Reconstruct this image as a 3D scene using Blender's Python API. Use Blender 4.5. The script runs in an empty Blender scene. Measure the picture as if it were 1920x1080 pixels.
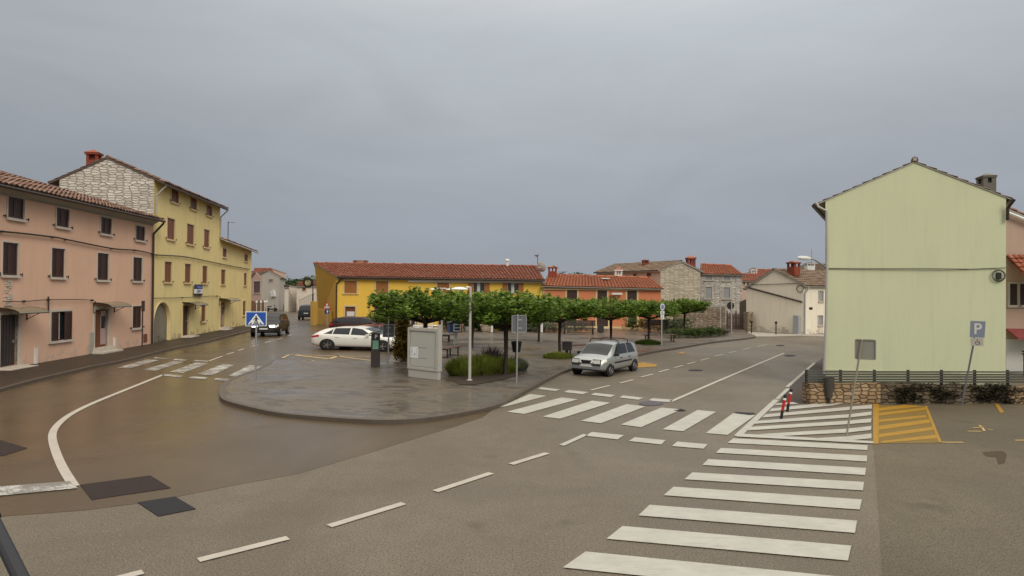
import bpy, bmesh, math, random
from mathutils import Vector, Matrix
from mathutils.geometry import tessellate_polygon
random.seed(7)
rad = math.radians
SC = bpy.context.scene
COL = SC.collection
# ---------------------------------------------------------------- camera
FPX, CAMH = 1190.0, 3.2
cd = bpy.data.cameras.new('camera'); cam = bpy.data.objects.new('camera', cd); COL.objects.link(cam)
cd.sensor_width = 36; cd.lens = 36 * FPX / 1920; cd.clip_start = 0.05; cd.clip_end = 3000
CAMM = Matrix.Translation((0, 0, CAMH)) @ Matrix.Rotation(rad(90) + math.atan(10 / FPX), 4, 'X') @ Matrix.Rotation(rad(0.5), 4, 'Z')
cam.matrix_world = CAMM
SC.camera = cam
SC.render.resolution_x, SC.render.resolution_y = 1024, 576
# ---------------------------------------------------------------- sky and sun
W = bpy.data.worlds.new("World"); SC.world = W; W.use_nodes = True
wn, wl = W.node_tree.nodes, W.node_tree.links
wn.clear()
SUN_EL, SUN_AZ = 36, 151      # behind the camera, to the right; azimuth measured from +Y clockwise
sky = wn.new('ShaderNodeTexSky'); sky.sky_type = 'NISHITA'; sky.sun_disc = False
sky.sun_elevation = rad(SUN_EL); sky.sun_rotation = rad(SUN_AZ)
tc = wn.new('ShaderNodeTexCoord'); sep = wn.new('ShaderNodeSeparateXYZ')
wl.new(tc.outputs['Generated'], sep.inputs[0])
ramp = wn.new('ShaderNodeValToRGB'); wl.new(sep.outputs['Z'], ramp.inputs[0])
SKYK = [(0.0, (.292, .318, .365)), (.08, (.315, .340, .388)), (.25, (.398, .425, .455)), (.38, (.50, .535, .572)), (.6, (1.05, 1.01, .95)), (1.0, (1.95, 1.82, 1.6))]
cr = ramp.color_ramp
while len(cr.elements) < len(SKYK): cr.elements.new(.5)
for e, (p, c) in zip(cr.elements, SKYK): e.position = p; e.color = (c[0], c[1], c[2], 1)
mp = wn.new('ShaderNodeMapping'); mp.inputs['Scale'].default_value = (1.2, 1.2, 4.0); wl.new(tc.outputs['Generated'], mp.inputs[0])
nz = wn.new('ShaderNodeTexNoise'); nz.inputs['Scale'].default_value = 2.1; nz.inputs['Detail'].default_value = 8; nz.inputs['Roughness'].default_value = .55; nz.inputs['Distortion'].default_value = .6
wl.new(mp.outputs[0], nz.inputs[0])
mr = wn.new('ShaderNodeMapRange'); mr.inputs[1].default_value = .3; mr.inputs[2].default_value = .7; mr.inputs[3].default_value = .935 * 10; mr.inputs[4].default_value = 1.075 * 10
wl.new(nz.outputs[0], mr.inputs[0])
sd_ = wn.new('ShaderNodeMapRange'); wl.new(sep.outputs['X'], sd_.inputs[0]); sd_.interpolation_type = 'SMOOTHSTEP'   # sky darker to the left, lens vignette put into its colour
for k_, v_ in ((1, -.75), (2, 0.0), (3, .80), (4, 1.0)): sd_.inputs[k_].default_value = v_
mm_ = wn.new('ShaderNodeMath'); mm_.operation = 'MULTIPLY'; wl.new(mr.outputs[0], mm_.inputs[0]); wl.new(sd_.outputs[0], mm_.inputs[1])
vm = wn.new('ShaderNodeVectorMath'); vm.operation = 'SCALE'
wl.new(ramp.outputs[0], vm.inputs[0]); wl.new(mm_.outputs[0], vm.inputs[3])
mx = wn.new('ShaderNodeMix'); mx.data_type = 'RGBA'; mx.inputs[0].default_value = .96
wl.new(sky.outputs[0], mx.inputs[6]); wl.new(vm.outputs[0], mx.inputs[7])
bg = wn.new('ShaderNodeBackground'); bg.inputs[1].default_value = .1
wo = wn.new('ShaderNodeOutputWorld'); wl.new(mx.outputs[2], bg.inputs[0]); wl.new(bg.outputs[0], wo.inputs[0])
sd = bpy.data.lights.new('sun', 'SUN'); sd.energy = 1.5; sd.angle = rad(25); sd.color = (1, .93, .80)
sun = bpy.data.objects.new('sun', sd); COL.objects.link(sun)
az = rad(SUN_AZ); sdir = Vector((math.sin(az) * math.cos(rad(SUN_EL)), math.cos(az) * math.cos(rad(SUN_EL)), math.sin(rad(SUN_EL))))
sun.rotation_euler = (-sdir).to_track_quat('-Z', 'Y').to_euler(); sun.location = sdir * 60
vs = SC.view_settings; vs.view_transform = 'Standard'; vs.look = 'None'; vs.exposure = 0.05; vs.gamma = 1; vs.use_curve_mapping = False
SC.cycles.max_bounces = 6; SC.cycles.diffuse_bounces = 3; SC.cycles.glossy_bounces = 3; SC.cycles.transmission_bounces = 3; SC.cycles.transparent_max_bounces = 6
SC.cycles.use_denoising = True
# ---------------------------------------------------------------- image <-> place helpers
CAMO = Vector((0, 0, CAMH)); CAMR = CAMM.to_3x3()
def ray(px, py): return CAMR @ Vector(((px - 960) / FPX, -(py - 540) / FPX, -1))
def G(px, py, z=0.0):
    d = ray(px, py); t = (z - CAMH) / d.z
    p = CAMO + d * t; return Vector((p.x, p.y, z))
def atY(px, py, Y):
    d = ray(px, py); return CAMO + d * (Y / d.y)
def hit(px, py, P, d):
    """where the sight line meets the upright plane through P along d: (distance along d, height)"""
    r = ray(px, py); n = Vector((-d.y, d.x)); t = (P.x * n.x + P.y * n.y) / (r.x * n.x + r.y * n.y)
    q = CAMO + r * t; return ((q.x - P.x) * d.x + (q.y - P.y) * d.y, q.z)
def V2(p): return Vector((p[0], p[1]))
def V3(p, z): return Vector((p[0], p[1], z))
# ---------------------------------------------------------------- mesh builder
class MB:
    def __init__(s): s.v = []; s.f = []; s.uv = []; s.m = []
    def face(s, pts, uv=None, mi=0):
        b = len(s.v); s.v += [tuple(p) for p in pts]; s.f.append(tuple(range(b, b + len(pts))))
        s.uv.append([tuple(u) for u in uv] if uv else [(p[0], p[1]) for p in pts]); s.m.append(mi)
    def mesh(s, verts, faces, mi=0, uv=None):
        b = len(s.v); s.v += [tuple(p) for p in verts]
        for i, f in enumerate(faces):
            s.f.append(tuple(b + k for k in f)); s.uv.append([(verts[k][0], verts[k][1]) if uv is None else uv[k] for k in f]); s.m.append(mi)
    def box(s, c, h, M=None, mi=0):
        vs_ = []
        for z in (-1, 1):
            for y in (-1, 1):
                for x in (-1, 1):
                    p = Vector((c[0] + x * h[0], c[1] + y * h[1], c[2] + z * h[2])); vs_.append(M @ p if M else p)
        F = [(0, 2, 3, 1), (4, 5, 7, 6), (0, 1, 5, 4), (2, 6, 7, 3), (0, 4, 6, 2), (1, 3, 7, 5)]
        s.mesh(vs_, F, mi)
    def tube(s, pts, r, n=8, cap=True, mi=0):
        pts = [Vector(p) for p in pts]; rs = r if isinstance(r, (list, tuple)) else [r] * len(pts)
        vs_, fs = [], []; prev = None
        for i, p in enumerate(pts):
            t = (pts[min(i + 1, len(pts) - 1)] - pts[max(i - 1, 0)]).normalized()
            a = Vector((0, 0, 1)) if abs(t.z) < .9 else Vector((1, 0, 0))
            if prev is None: x = t.cross(a).normalized()
            else: x = (prev - t * prev.dot(t)).normalized()
            prev = x; y = t.cross(x)
            for k in range(n):
                q = 2 * math.pi * k / n; vs_.append(p + (x * math.cos(q) + y * math.sin(q)) * rs[i])
        for i in range(len(pts) - 1):
            for k in range(n):
                a = i * n + k; b = i * n + (k + 1) % n; fs.append((a, b, b + n, a + n))
        if cap: fs.append(tuple(range(n))[::-1]); fs.append(tuple(range(len(vs_) - n, len(vs_))))
        s.mesh(vs_, fs, mi)
    def lathe(s, prof, n=16, M=None, mi=0):
        vs_, fs = [], []
        for r, z in prof:
            for k in range(n):
                q = 2 * math.pi * k / n; p = Vector((r * math.cos(q), r * math.sin(q), z)); vs_.append(M @ p if M else p)
        for i in range(len(prof) - 1):
            for k in range(n):
                a = i * n + k; b = i * n + (k + 1) % n; fs.append((a, b, b + n, a + n))
        fs.append(tuple(range(n))[::-1]); fs.append(tuple(range(len(vs_) - n, len(vs_))))
        s.mesh(vs_, fs, mi)
    def poly(s, pts, z=None, mi=0):
        P = [Vector((p[0], p[1], z if z is not None else p[2])) for p in pts]
        s.mesh(P, [t if (P[t[1]] - P[t[0]]).cross(P[t[2]] - P[t[0]]).z > 0 else t[::-1] for t in tessellate_polygon([P])], mi)
    def wbox(s, P, d, n, u0, u1, z0, z1, o0, o1, mi=0):
        """box on an upright wall: u along d, o outward along n"""
        vs_, uvs = [], []
        for z in (z0, z1):
            for o in (o0, o1):
                for u in (u0, u1):
                    vs_.append((P[0] + d[0] * u + n[0] * o, P[1] + d[1] * u + n[1] * o, z)); uvs.append((u, z))
        s.mesh(vs_, [(0, 2, 3, 1), (4, 5, 7, 6), (0, 1, 5, 4), (2, 6, 7, 3), (0, 4, 6, 2), (1, 3, 7, 5)], mi, uvs)
def build(name, mb, mats, root=None, smooth=None, loc=None):
    """links the collected geometry as ONE mesh object; a root keeps its parts in its own frame"""
    me = bpy.data.meshes.new(name)
    off = Vector(loc) if loc is not None else (Vector(root['_o']) if root is not None and '_o' in root else Vector((0, 0, 0)))
    me.from_pydata([(v[0] - off.x, v[1] - off.y, v[2] - off.z) for v in mb.v], [], mb.f)
    ul = me.uv_layers.new(name='UVMap').data; k = 0
    flat = [c for f in mb.uv for u in f for c in (u[0], u[1])]
    ul.foreach_set('uv', flat)
    ms = mats if isinstance(mats, (list, tuple)) else [mats]
    for m in ms: me.materials.append(m)
    if len(ms) > 1: me.polygons.foreach_set('material_index', mb.m)
    if smooth is not None:
        bm = bmesh.new(); bm.from_mesh(me); bmesh.ops.remove_doubles(bm, verts=bm.verts, dist=1e-4); bm.to_mesh(me); bm.free()
        me.polygons.foreach_set('use_smooth', [True] * len(me.polygons)); me.set_sharp_from_angle(angle=rad(smooth))
    me.update()
    o = bpy.data.objects.new(name, me); COL.objects.link(o)
    if root is not None: o.parent = root
    elif loc is not None: o.location = loc
    if root is not None and '_o' in root: o['_o'] = tuple(off)
    return o
def tag(o, label=None, cat=None, group=None, kind=None):
    if label: o['label'] = label
    if cat: o['category'] = cat
    if group: o['group'] = group
    if kind: o['kind'] = kind
    return o
def thing(name, label, cat, loc, group=None, rotz=0, world=False):
    """Empty at the base; world=True: its parts are written in world coordinates and shifted"""
    o = bpy.data.objects.new(name, None); COL.objects.link(o); o.location = loc; o.rotation_euler = (0, 0, rotz); o.empty_display_size = .2
    if world: o['_o'] = tuple(loc)
    return tag(o, label, cat, group)
def copy_tree(o, parent=None):
    c = o.copy(); COL.objects.link(c); c.parent = parent
    for ch in list(o.children): copy_tree(ch, c)
    return c
def again(proto, loc, rotz=0, label=None, scale=None):
    r = copy_tree(proto); r.location = loc; r.rotation_euler = (0, 0, rotz)
    if label: r['label'] = label
    if scale: r.scale = (scale,) * 3 if not isinstance(scale, tuple) else scale
    return r
# ---------------------------------------------------------------- materials
def mat(name, col, rough=.7, metal=0, spec=.5, coat=0):
    m = bpy.data.materials.new(name); m.use_nodes = True; b = m.node_tree.nodes['Principled BSDF']
    b.inputs['Base Color'].default_value = (*col, 1); b.inputs['Roughness'].default_value = rough; b.inputs['Metallic'].default_value = metal
    b.inputs['Specular IOR Level'].default_value = spec; b.inputs['Coat Weight'].default_value = coat
    return m
class N:
    def __init__(s, m): s.t = m.node_tree; s.b = s.t.nodes['Principled BSDF']
    def n(s, typ, ins=None, **kw):
        x = s.t.nodes.new(typ)
        for k, v in kw.items(): setattr(x, k, v)
        for k, v in (ins or {}).items():
            if hasattr(v, 'is_output'): s.t.links.new(v, x.inputs[k])
            else: x.inputs[k].default_value = v
        return x
    def l(s, a, b): s.t.links.new(a, b)
    def ramp(s, fac, stops):
        r = s.n('ShaderNodeValToRGB', {0: fac}); e = r.color_ramp.elements
        while len(e) < len(stops): e.new(.5)
        for q, (p, c) in zip(e, stops): q.position = p; q.color = (*c, 1) if len(c) == 3 else c
        return r.outputs[0]
    def mix(s, fac, a, b, typ='MIX'):
        x = s.n('ShaderNodeMix', data_type='RGBA', blend_type=typ)
        for i, v in ((0, fac), (6, a), (7, b)):
            if hasattr(v, 'is_output'): s.l(v, x.inputs[i])
            else: x.inputs[i].default_value = v if i == 0 else (*v, 1)
        return x.outputs[2]
    def noise(s, scale, detail=4, rough=.5, vec=None, dist=0):
        x = s.n('ShaderNodeTexNoise', {'Scale': scale, 'Detail': detail, 'Roughness': rough, 'Distortion': dist})
        s.l(vec if vec is not None else s.obj(), x.inputs[0]); return x.outputs[0]
    def obj(s):
        if not hasattr(s, '_tc'): s._tc = s.n('ShaderNodeTexCoord')
        return s._tc.outputs['Object']
    def world(s):
        if not hasattr(s, '_g'): s._g = s.n('ShaderNodeNewGeometry')
        return s._g.outputs['Position']
    def uv(s):
        s.obj(); return s._tc.outputs['UV']
    def mapping(s, vec, scale=(1, 1, 1), rot=(0, 0, 0), loc=(0, 0, 0)):
        return s.n('ShaderNodeMapping', {0: vec, 1: loc, 2: rot, 3: scale}).outputs[0]
    def bump(s, h, strength=.3, dist=.02):
        x = s.n('ShaderNodeBump', {'Height': h, 'Strength': strength, 'Distance': dist}); s.l(x.outputs[0], s.b.inputs['Normal'])
    def col(s, c): s.l(c, s.b.inputs['Base Color'])
    def rgh(s, c): s.l(c, s.b.inputs['Roughness'])
def sc3(c, k): return tuple(x * k for x in c)
def stucco(name, col, dirt=(.25, .22, .18), amt=.5, var=.10):
    m = mat(name, col, .9, spec=.2); n = N(m)
    a = n.noise(.55, 5, .6, n.world()); c = n.mix(a, sc3(col, 1 - var), sc3(col, 1 + var))
    st = n.mapping(n.world(), (2.2, 2.2, .35)); b = n.noise(1.0, 6, .65, st)
    c = n.mix(n.ramp(b, [(.52, (0, 0, 0)), (.75, (amt * .55,) * 3)]), c, sc3(col, .72))
    st2 = n.noise(1.0, 4, .7, n.mapping(n.world(), (7, 7, .28), loc=(5, 2, 0))); c = n.mix(n.ramp(st2, [(.56, (0, 0, 0)), (.70, (amt * .5,) * 3)]), c, sc3(dirt, 1.15))
    sp = n.noise(1.5, 9, .75, n.world())
    geo = n.n('ShaderNodeSeparateXYZ', {0: n.world()})
    lo = n.n('ShaderNodeMapRange', {0: geo.outputs[2], 1: 0.0, 2: 1.6, 3: .68, 4: .40}).outputs[0]   # peeling patches gather near the foot
    g = n.n('ShaderNodeMath', {0: sp, 1: lo}, operation='ADD').outputs[0]
    c = n.mix(n.ramp(g, [(1.13, (0, 0, 0)), (1.2, (amt,) * 3)]) if False else n.n('ShaderNodeMapRange', {0: g, 1: 1.15, 2: 1.19, 3: 0.0, 4: amt}).outputs[0], c, dirt)
    n.col(c); n.bump(n.noise(35, 4, .6, n.world()), .25, .01); return m
def stonewall(name, cols, joint, sx=.42, sz=.17, bumpy=.9):
    m = mat(name, cols[0], .9, spec=.2); n = N(m)
    d = n.n('ShaderNodeVectorMath', {0: n.n('ShaderNodeTexNoise', {0: n.uv(), 'Scale': 1.3 / sx, 'Detail': 3}).outputs[1], 1: (.5, .5, .5)}, operation='SUBTRACT').outputs[0]
    d = n.n('ShaderNodeVectorMath', {0: d, 1: (sx * .30, sz * .22, 0)}, operation='MULTIPLY').outputs[0]
    v = n.mapping(n.n('ShaderNodeVectorMath', {0: n.uv(), 1: d}, operation='ADD').outputs[0], (1 / sx, 1 / sz, 1))
    e = n.n('ShaderNodeTexVoronoi', {0: v, 'Scale': 1.0, 'Randomness': .62}, feature='DISTANCE_TO_EDGE', voronoi_dimensions='2D').outputs[0]
    q = n.n('ShaderNodeTexVoronoi', {0: v, 'Scale': 1.0, 'Randomness': .62}, voronoi_dimensions='2D').outputs[1]
    c = n.ramp(n.n('ShaderNodeSeparateXYZ', {0: q}).outputs[0], [(0, cols[2]), (.45, cols[0]), (1, cols[1])])
    c = n.mix(n.ramp(n.noise(9, 5, .7, n.uv()), [(.35, (0, 0, 0)), (.7, (.4,) * 3)]), c, sc3(cols[1], .62))
    j = n.ramp(e, [(.015, (.85, .85, .85)), (.07, (0, 0, 0))]); c = n.mix(j, c, joint); n.col(c)
    h = n.mix(n.ramp(e, [(.0, (0, 0, 0)), (.16, (1, 1, 1))]), (0, 0, 0), n.mix(.35, (1, 1, 1), n.noise(14, 5, .6, n.uv()))); n.bump(h, bumpy, .06); return m
def tilemat(name, c1, c2, c3):
    m = mat(name, c1, .8, spec=.3); n = N(m)
    v = n.mapping(n.uv(), (1, 1, 1)); wn_ = n.n('ShaderNodeTexWhiteNoise', {0: n.n('ShaderNodeVectorMath', {0: v}, operation='FLOOR').outputs[0]}, noise_dimensions='2D').outputs[0]
    c = n.ramp(wn_, [(0, c1), (.5, c2), (1, c3)]); c = n.mix(n.ramp(n.noise(.8, 4, .6), [(.45, (0, 0, 0)), (.75, (.55,) * 3)]), c, sc3(c3, .55))
    sp = n.n('ShaderNodeSeparateXYZ', {0: n.n('ShaderNodeVectorMath', {0: v}, operation='FRACTION').outputs[0]})
    c = n.mix(n.ramp(sp.outputs[1], [(0.0, (.75,) * 3), (.12, (0, 0, 0))]), c, sc3(c1, .2))
    c = n.mix(n.ramp(sp.outputs[0], [(0.0, (.88,) * 3), (.20, (0, 0, 0)), (.80, (0, 0, 0)), (1, (.88,) * 3)]), c, sc3(c1, .22)); n.col(c)
    n.bump(n.mix(.6, n.noise(9), sp.outputs[1]), .4, .04); return m
def leafmat(name, c1, c2, c3):
    m = mat(name, c1, .55, spec=.3); n = N(m)
    g = n.n('ShaderNodeNewGeometry').outputs['Random Per Island']; c = n.ramp(g, [(0, c1), (.55, c2), (1, c3)])
    c = n.mix(n.ramp(n.noise(1.3, 3, .5), [(.35, (0, 0, 0)), (.65, (.5,) * 3)]), c, c1); n.col(c)
    n.b.inputs['Subsurface Weight'].default_value = 0
    t = n.n('ShaderNodeBsdfTranslucent'); n.l(c, t.inputs[0]); a = n.n('ShaderNodeMixShader', {0: .42}); n.l(n.b.outputs[0], a.inputs[1]); n.l(t.outputs[0], a.inputs[2])
    n.l(a.outputs[0], n.t.nodes['Material Output'].inputs[0]); return m
def painted(name, col, rough=.55, var=.2, scale=3.0):
    m = mat(name, col, rough); n = N(m); n.col(n.mix(n.noise(scale, 5, .6), sc3(col, 1 - var), sc3(col, 1 + var))); return m
def asphalt(name, col, rough, wet, grain=90, gstr=.5, seam=0, grmix=.55):
    m = mat(name, col, rough, spec=.32); n = N(m); P = n.world()
    big = n.noise(.23, 5, .55, P, .6); mid = n.noise(1.9, 5, .6, P); gr = n.noise(grain, 3, .7, P); vo = n.n('ShaderNodeTexVoronoi', {0: P, 'Scale': grain * .55}).outputs[0]
    c = n.mix(n.ramp(big, [(.35, (0, 0, 0)), (.68, (1, 1, 1))]), sc3(col, .80), sc3(col, 1.16)); c = n.mix(n.ramp(mid, [(.45, (0, 0, 0)), (.8, (.5,) * 3)]), c, sc3(col, .7))
    c = n.mix(n.ramp(gr, [(.42, (grmix,) * 3), (.5, (0, 0, 0))]), c, sc3(col, .32)); c = n.mix(n.ramp(vo, [(.0, (grmix * .9,) * 3), (.22, (0, 0, 0))]), c, sc3(col, 2.3)); n.col(c)
    dv = n.n('ShaderNodeVectorMath', {0: n.n('ShaderNodeTexNoise', {0: P, 'Scale': 1.1, 'Detail': 5, 'Roughness': .65}).outputs[1], 3: .9}, operation='SCALE').outputs[0]
    ck = n.n('ShaderNodeTexVoronoi', {0: n.n('ShaderNodeVectorMath', {0: P, 1: dv}, operation='ADD').outputs[0], 'Scale': .19}, feature='DISTANCE_TO_EDGE').outputs[0]
    cm = n.mix(n.ramp(n.noise(.31, 3, .5, P), [(.62, (0, 0, 0)), (.70, (1, 1, 1))]), (0, 0, 0), n.ramp(ck, [(.0, (.4,) * 3), (.006, (0, 0, 0))]))   # hairline cracks in some places
    st = n.noise(.9, 6, .6, n.mapping(P, (1, .22, 1), (0, 0, rad(-32)))); so = n.noise(.75, 3, .5, n.mapping(P, loc=(9, 4, 0)))
    c = n.mix(n.ramp(st, [(.54, (0, 0, 0)), (.70, (.5,) * 3)]), c, sc3(col, .66)); c = n.mix(n.ramp(so, [(.66, (0, 0, 0)), (.74, (.6,) * 3)]), c, sc3(col, .45)); n.col(n.mix(cm, c, sc3(col, .2)))
    w = n.noise(.16, 4, .55, n.mapping(P, (1, .55, 1), loc=(3.1, 1.7, 0)), .8)
    n.rgh(n.n('ShaderNodeMapRange', {0: w, 1: .40, 2: .60, 3: wet, 4: rough}).outputs[0])
    n.bump(n.mix(.5, gr, vo), gstr, .006); return m
# ---------------------------------------------------------------- shared materials
M_ROAD = asphalt('coarse_asphalt', (.172, .142, .104), .68, .45, 42, 1.0, grmix=.8)
M_OLD = asphalt('smooth_wet_asphalt', (.108, .076, .043), .40, .2, 140, .22, grmix=.3)
M_SIDE = asphalt('pavement_asphalt', (.046, .030, .018), .75, .5, 120, .25, grmix=.3)
M_EARTH = painted('earth', (.10, .10, .05), .95, .4, .5)
M_KERB = mat('kerb_stone', (.16, .135, .11), .5); _n = N(M_KERB); _k = _n.noise(6, 6, .7, _n.world()); _n.col(_n.mix(_k, (.055, .040, .028), (.12, .095, .072))); _n.bump(_k, .3, .01)
def paver_mat():
    m = mat('wet_pavers', (.2, .17, .15), .35, spec=.35); n = N(m); P = n.mapping(n.world(), rot=(0, 0, rad(12)))
    br = n.n('ShaderNodeTexBrick', {0: P, 'Color1': (0, 0, 0, 1), 'Color2': (1, 1, 1, 1), 'Mortar': (.2, .2, .2, 1), 'Scale': 1.0, 'Mortar Size': .006, 'Mortar Smooth': .2, 'Brick Width': .40, 'Row Height': .20, 'Bias': 0.0})
    dk = n.n('ShaderNodeMath', {0: n.n('ShaderNodeSeparateXYZ', {0: br.outputs[0]}).outputs[0], 1: n.n('ShaderNodeMapRange', {0: n.noise(.42, 3, .5, n.mapping(n.world(), (1, 1.4, 1))), 1: .44, 2: .62, 3: .02, 4: .5}).outputs[0]}, operation='LESS_THAN').outputs[0]
    c = n.mix(dk, n.ramp(br.outputs[0], [(.0, (.112, .088, .064)), (1, (.150, .120, .088))]), (.070, .056, .045))
    big = n.noise(.35, 5, .6, n.world()); c = n.mix(n.ramp(big, [(.35, (0, 0, 0)), (.7, (.6,) * 3)]), c, (.13, .105, .08)); c = n.mix(br.outputs[1], c, (.06, .05, .04)); n.col(c)
    w = n.noise(.33, 4, .5, n.mapping(n.world(), (.7, 1.4, 1))); n.rgh(n.n('ShaderNodeMapRange', {0: w, 1: .42, 2: .6, 3: .24, 4: .5}).outputs[0])
    n.bump(n.mix(br.outputs[1], n.mix(.15, (1, 1, 1), n.noise(60, 2, .5, n.world())), (0, 0, 0)), .2, .006); return m
M_PAVE = paver_mat()
def markmat(name, col, worn):
    m = mat(name, col, .5); n = N(m); P = n.world()
    a = n.noise(26, 6, .75, P); b = n.noise(1.7, 5, .6, P); s = n.n('ShaderNodeMath', {0: a, 1: b}, operation='ADD').outputs[0]
    c = n.mix(n.noise(2.2, 5, .65, P), sc3(col, .68), sc3(col, 1.14)); st = n.noise(30, 3, .7, n.mapping(P, (.12, 1, 1), (0, 0, rad(-18))))
    c = n.mix(n.ramp(st, [(.52, (0, 0, 0)), (.66, (.42,) * 3)]), c, sc3(col, .55))
    n.col(n.mix(n.ramp(s, [(worn, (0, 0, 0)), (worn + .05, (.85,) * 3)]), c, (.14, .12, .10))); n.bump(a, .25, .004); return m
M_WHITE = markmat('road_paint_white', (.47, .455, .40), 1.09)
M_WORN = markmat('road_paint_worn', (.50, .45, .385), 1.04)
M_VWORN = markmat('road_paint_chipped', (.50, .48, .43), .93)
M_YEL = markmat('road_paint_yellow', (.38, .20, .010), 1.02)
M_YELP = markmat('road_paint_pale_yellow', (.55, .38, .14), 1.02)
# ---------------------------------------------------------------- ground, roads, pavements
def sheet(name, pts, m, z, kind='structure'):
    mb = MB(); mb.poly(pts, z); return tag(build(name, mb, m), kind=kind)
def S(name, mb, m): return tag(build(name, mb, m), kind='structure')
mb = MB(); mb.poly([(-900, -300), (900, -300), (900, 1500), (-900, 1500)], -.02); S('ground', mb, M_EARTH)
sheet('road', [(-70, -12), (60, -12), (60, 50), (52, 75), (30, 75), (-5, 75), (-12, 75), (-19, 115), (-21, 190), (-60, 190), (-60, 60), (-70, 20)], M_ROAD, 0)
old_px = [(-260, 1000), (-100, 978), (0, 969), (160, 957), (290, 940), (430, 912), (560, 888), (700, 847), (830, 807), (905, 783)]
old = [G(*p) for p in old_px] + [G(1010, 700), Vector((0, 62, 0)), G(640, 618), Vector((-12, 75, 0)), Vector((-19, 115, 0)), Vector((-21, 190, 0)), Vector((-45, 190, 0)), Vector((-45, 14, 0))]
sheet('side_street', old, M_OLD, .004)
right_px = [(1662, 1200), (1650, 1000), (1640, 860), (1637, 835), (1637, 757), (1800, 757), (2000, 757)]
sheet('parking_apron', [G(*p) for p in right_px] + [Vector((34, 20, 0)), Vector((34, 3, 0))], asphalt('apron_asphalt', (.134, .108, .071), .66, .46, 44, .8, grmix=.85), .004)
def offset(pts, d):
    out = []
    for i, p in enumerate(pts):
        a = pts[max(i - 1, 0)]; b = pts[min(i + 1, len(pts) - 1)]; t = Vector((b.x - a.x, b.y - a.y)).normalized(); out.append(Vector((p.x - t.y * d, p.y + t.x * d, p.z)))
    return out
def smooth_line(pts, k=4):
    out = []
    for i in range(len(pts) - 1):
        p0, p1, p2, p3 = pts[max(i - 1, 0)], pts[i], pts[i + 1], pts[min(i + 2, len(pts) - 1)]
        for j in range(k):
            t = j / k; out.append(.5 * ((2 * p1) + (p2 - p0) * t + (2 * p0 - 5 * p1 + 4 * p2 - p3) * t * t + (3 * p1 - p0 - 3 * p2 + p3) * t ** 3))
    return out + [pts[-1]]
def kerb_and_top(kerbname, topname, outer, rest, h, wid, mtop, side):
    """kerb stones along outer, pavement inside; side=+1: pavement lies left of the walking direction"""
    inner = offset(outer, wid * side); mb = MB(); L = 0
    for i in range(len(outer) - 1):
        a, b, c, d = outer[i], outer[i + 1], inner[i + 1], inner[i]; U = lambda p, z: Vector((p.x, p.y, z))
        mb.face([U(a, h), U(b, h), U(c, h), U(d, h)]); mb.face([U(a, -.01), U(b, -.01), U(b, h), U(a, h)])
        L += (b - a).length
    S(kerbname, mb, M_KERB); mb = MB(); mb.poly([V2(p) for p in inner] + [V2(p) for p in rest], h - .006); S(topname, mb, mtop)
KH = .11
isl = [(509, 679.5), (497, 689), (478, 698), (453, 707), (433, 715), (419, 724), (412, 735), (411.5, 746), (417, 755), (439, 763), (487, 775), (528, 782.6), (583, 788), (634, 792), (697, 795.5), (760, 795), (827, 788), (880, 779), (905, 774), (935, 765), (965, 750), (1003, 729), (1032, 713), (1067, 697), (1125, 682), (1186, 670.5), (1233, 661), (1283, 653), (1330, 644.8), (1372, 639.6), (1405, 636), (1417, 633), (1412, 630), (1402, 627)]
outer = smooth_line([G(*p) for p in isl], 3)
kerb_and_top('plaza_kerb', 'plaza_pavement', outer, [G(1398, 619), G(1380, 614), Vector((24, 66, 0)), Vector((-18, 66, 0)), G(716, 616), G(742, 650), G(756, 676), G(747, 682.5), G(690, 683.5), G(600, 681.5)], KH, .16, M_PAVE, 1)
lk = [(-230, 800), (-120, 768), (0, 736), (38, 725), (79, 714), (134, 701), (173, 691.5), (212, 684), (256, 674), (300, 662), (340, 653), (383, 644), (430, 632), (468, 622), (490, 614)]
lo = smooth_line([G(*p) for p in lk], 3)
PA, PB, PC = G(45, 690), G(284, 647.5), G(466, 610)
dP = (V2(PB) - V2(PA)).normalized(); dY = (V2(PC) - V2(PB)).normalized()
PA0 = V2(PB) - dP * 20.5
kerb_and_top('sidewalk_kerb', 'left_sidewalk', lo, [Vector((PC.x - 1, PC.y + 6, 0)), Vector((PB.x - 1, PB.y, 0)), Vector((PA0.x - 1, PA0.y, 0)), Vector((PA0.x - 1, 8, 0))], KH, .15, M_SIDE, 1)
# far-right pavement by the white house and along the terrace wall
sheet('concrete_apron', [G(1418, 631), G(1402, 626), G(1404, 622), G(1470, 626), G(1560, 627), G(1560, 631), G(1500, 629.5), G(1450, 631)], mat('pale_concrete', (.36, .33, .28), .6), .008)
sheet('gutter_pavement', [G(1478, 729), G(1530, 680), G(1560, 660), G(1600, 690), G(1560, 757), G(1460, 757)], M_SIDE, .006)
# ---------------------------------------------------------------- painted markings
ZM = .014
def quad(mb, pts, z=ZM): mb.poly([V2(G(*p)) for p in pts], z)
def stripe(mb, a, b, w, z=ZM):
    a, b = V2(G(*a)), V2(G(*b)); t = (b - a).normalized(); q = Vector((-t.y, t.x)) * w / 2; mb.poly([a + q, b + q, b - q, a - q], z)
mb = MB()
for q in [[(1375, 823), (1627, 836), (1626, 845), (1364, 831.5)], [(1352, 841), (1626, 855.5), (1625, 866.5), (1342, 850)], [(1328, 862), (1624, 878.5), (1622, 892), (1317, 873)], [(1298, 887), (1620, 905), (1618, 921), (1283, 900)],
          [(1263, 914), (1616, 938), (1612, 957), (1244, 930)], [(1218, 948), (1607, 978), (1603, 1001), (1197, 968)], [(1167, 988), (1596, 1025), (1590, 1053), (1137, 1012)], [(1098, 1036), (1583, 1084), (1574, 1120), (1055, 1066)]]: quad(mb, q)
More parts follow.
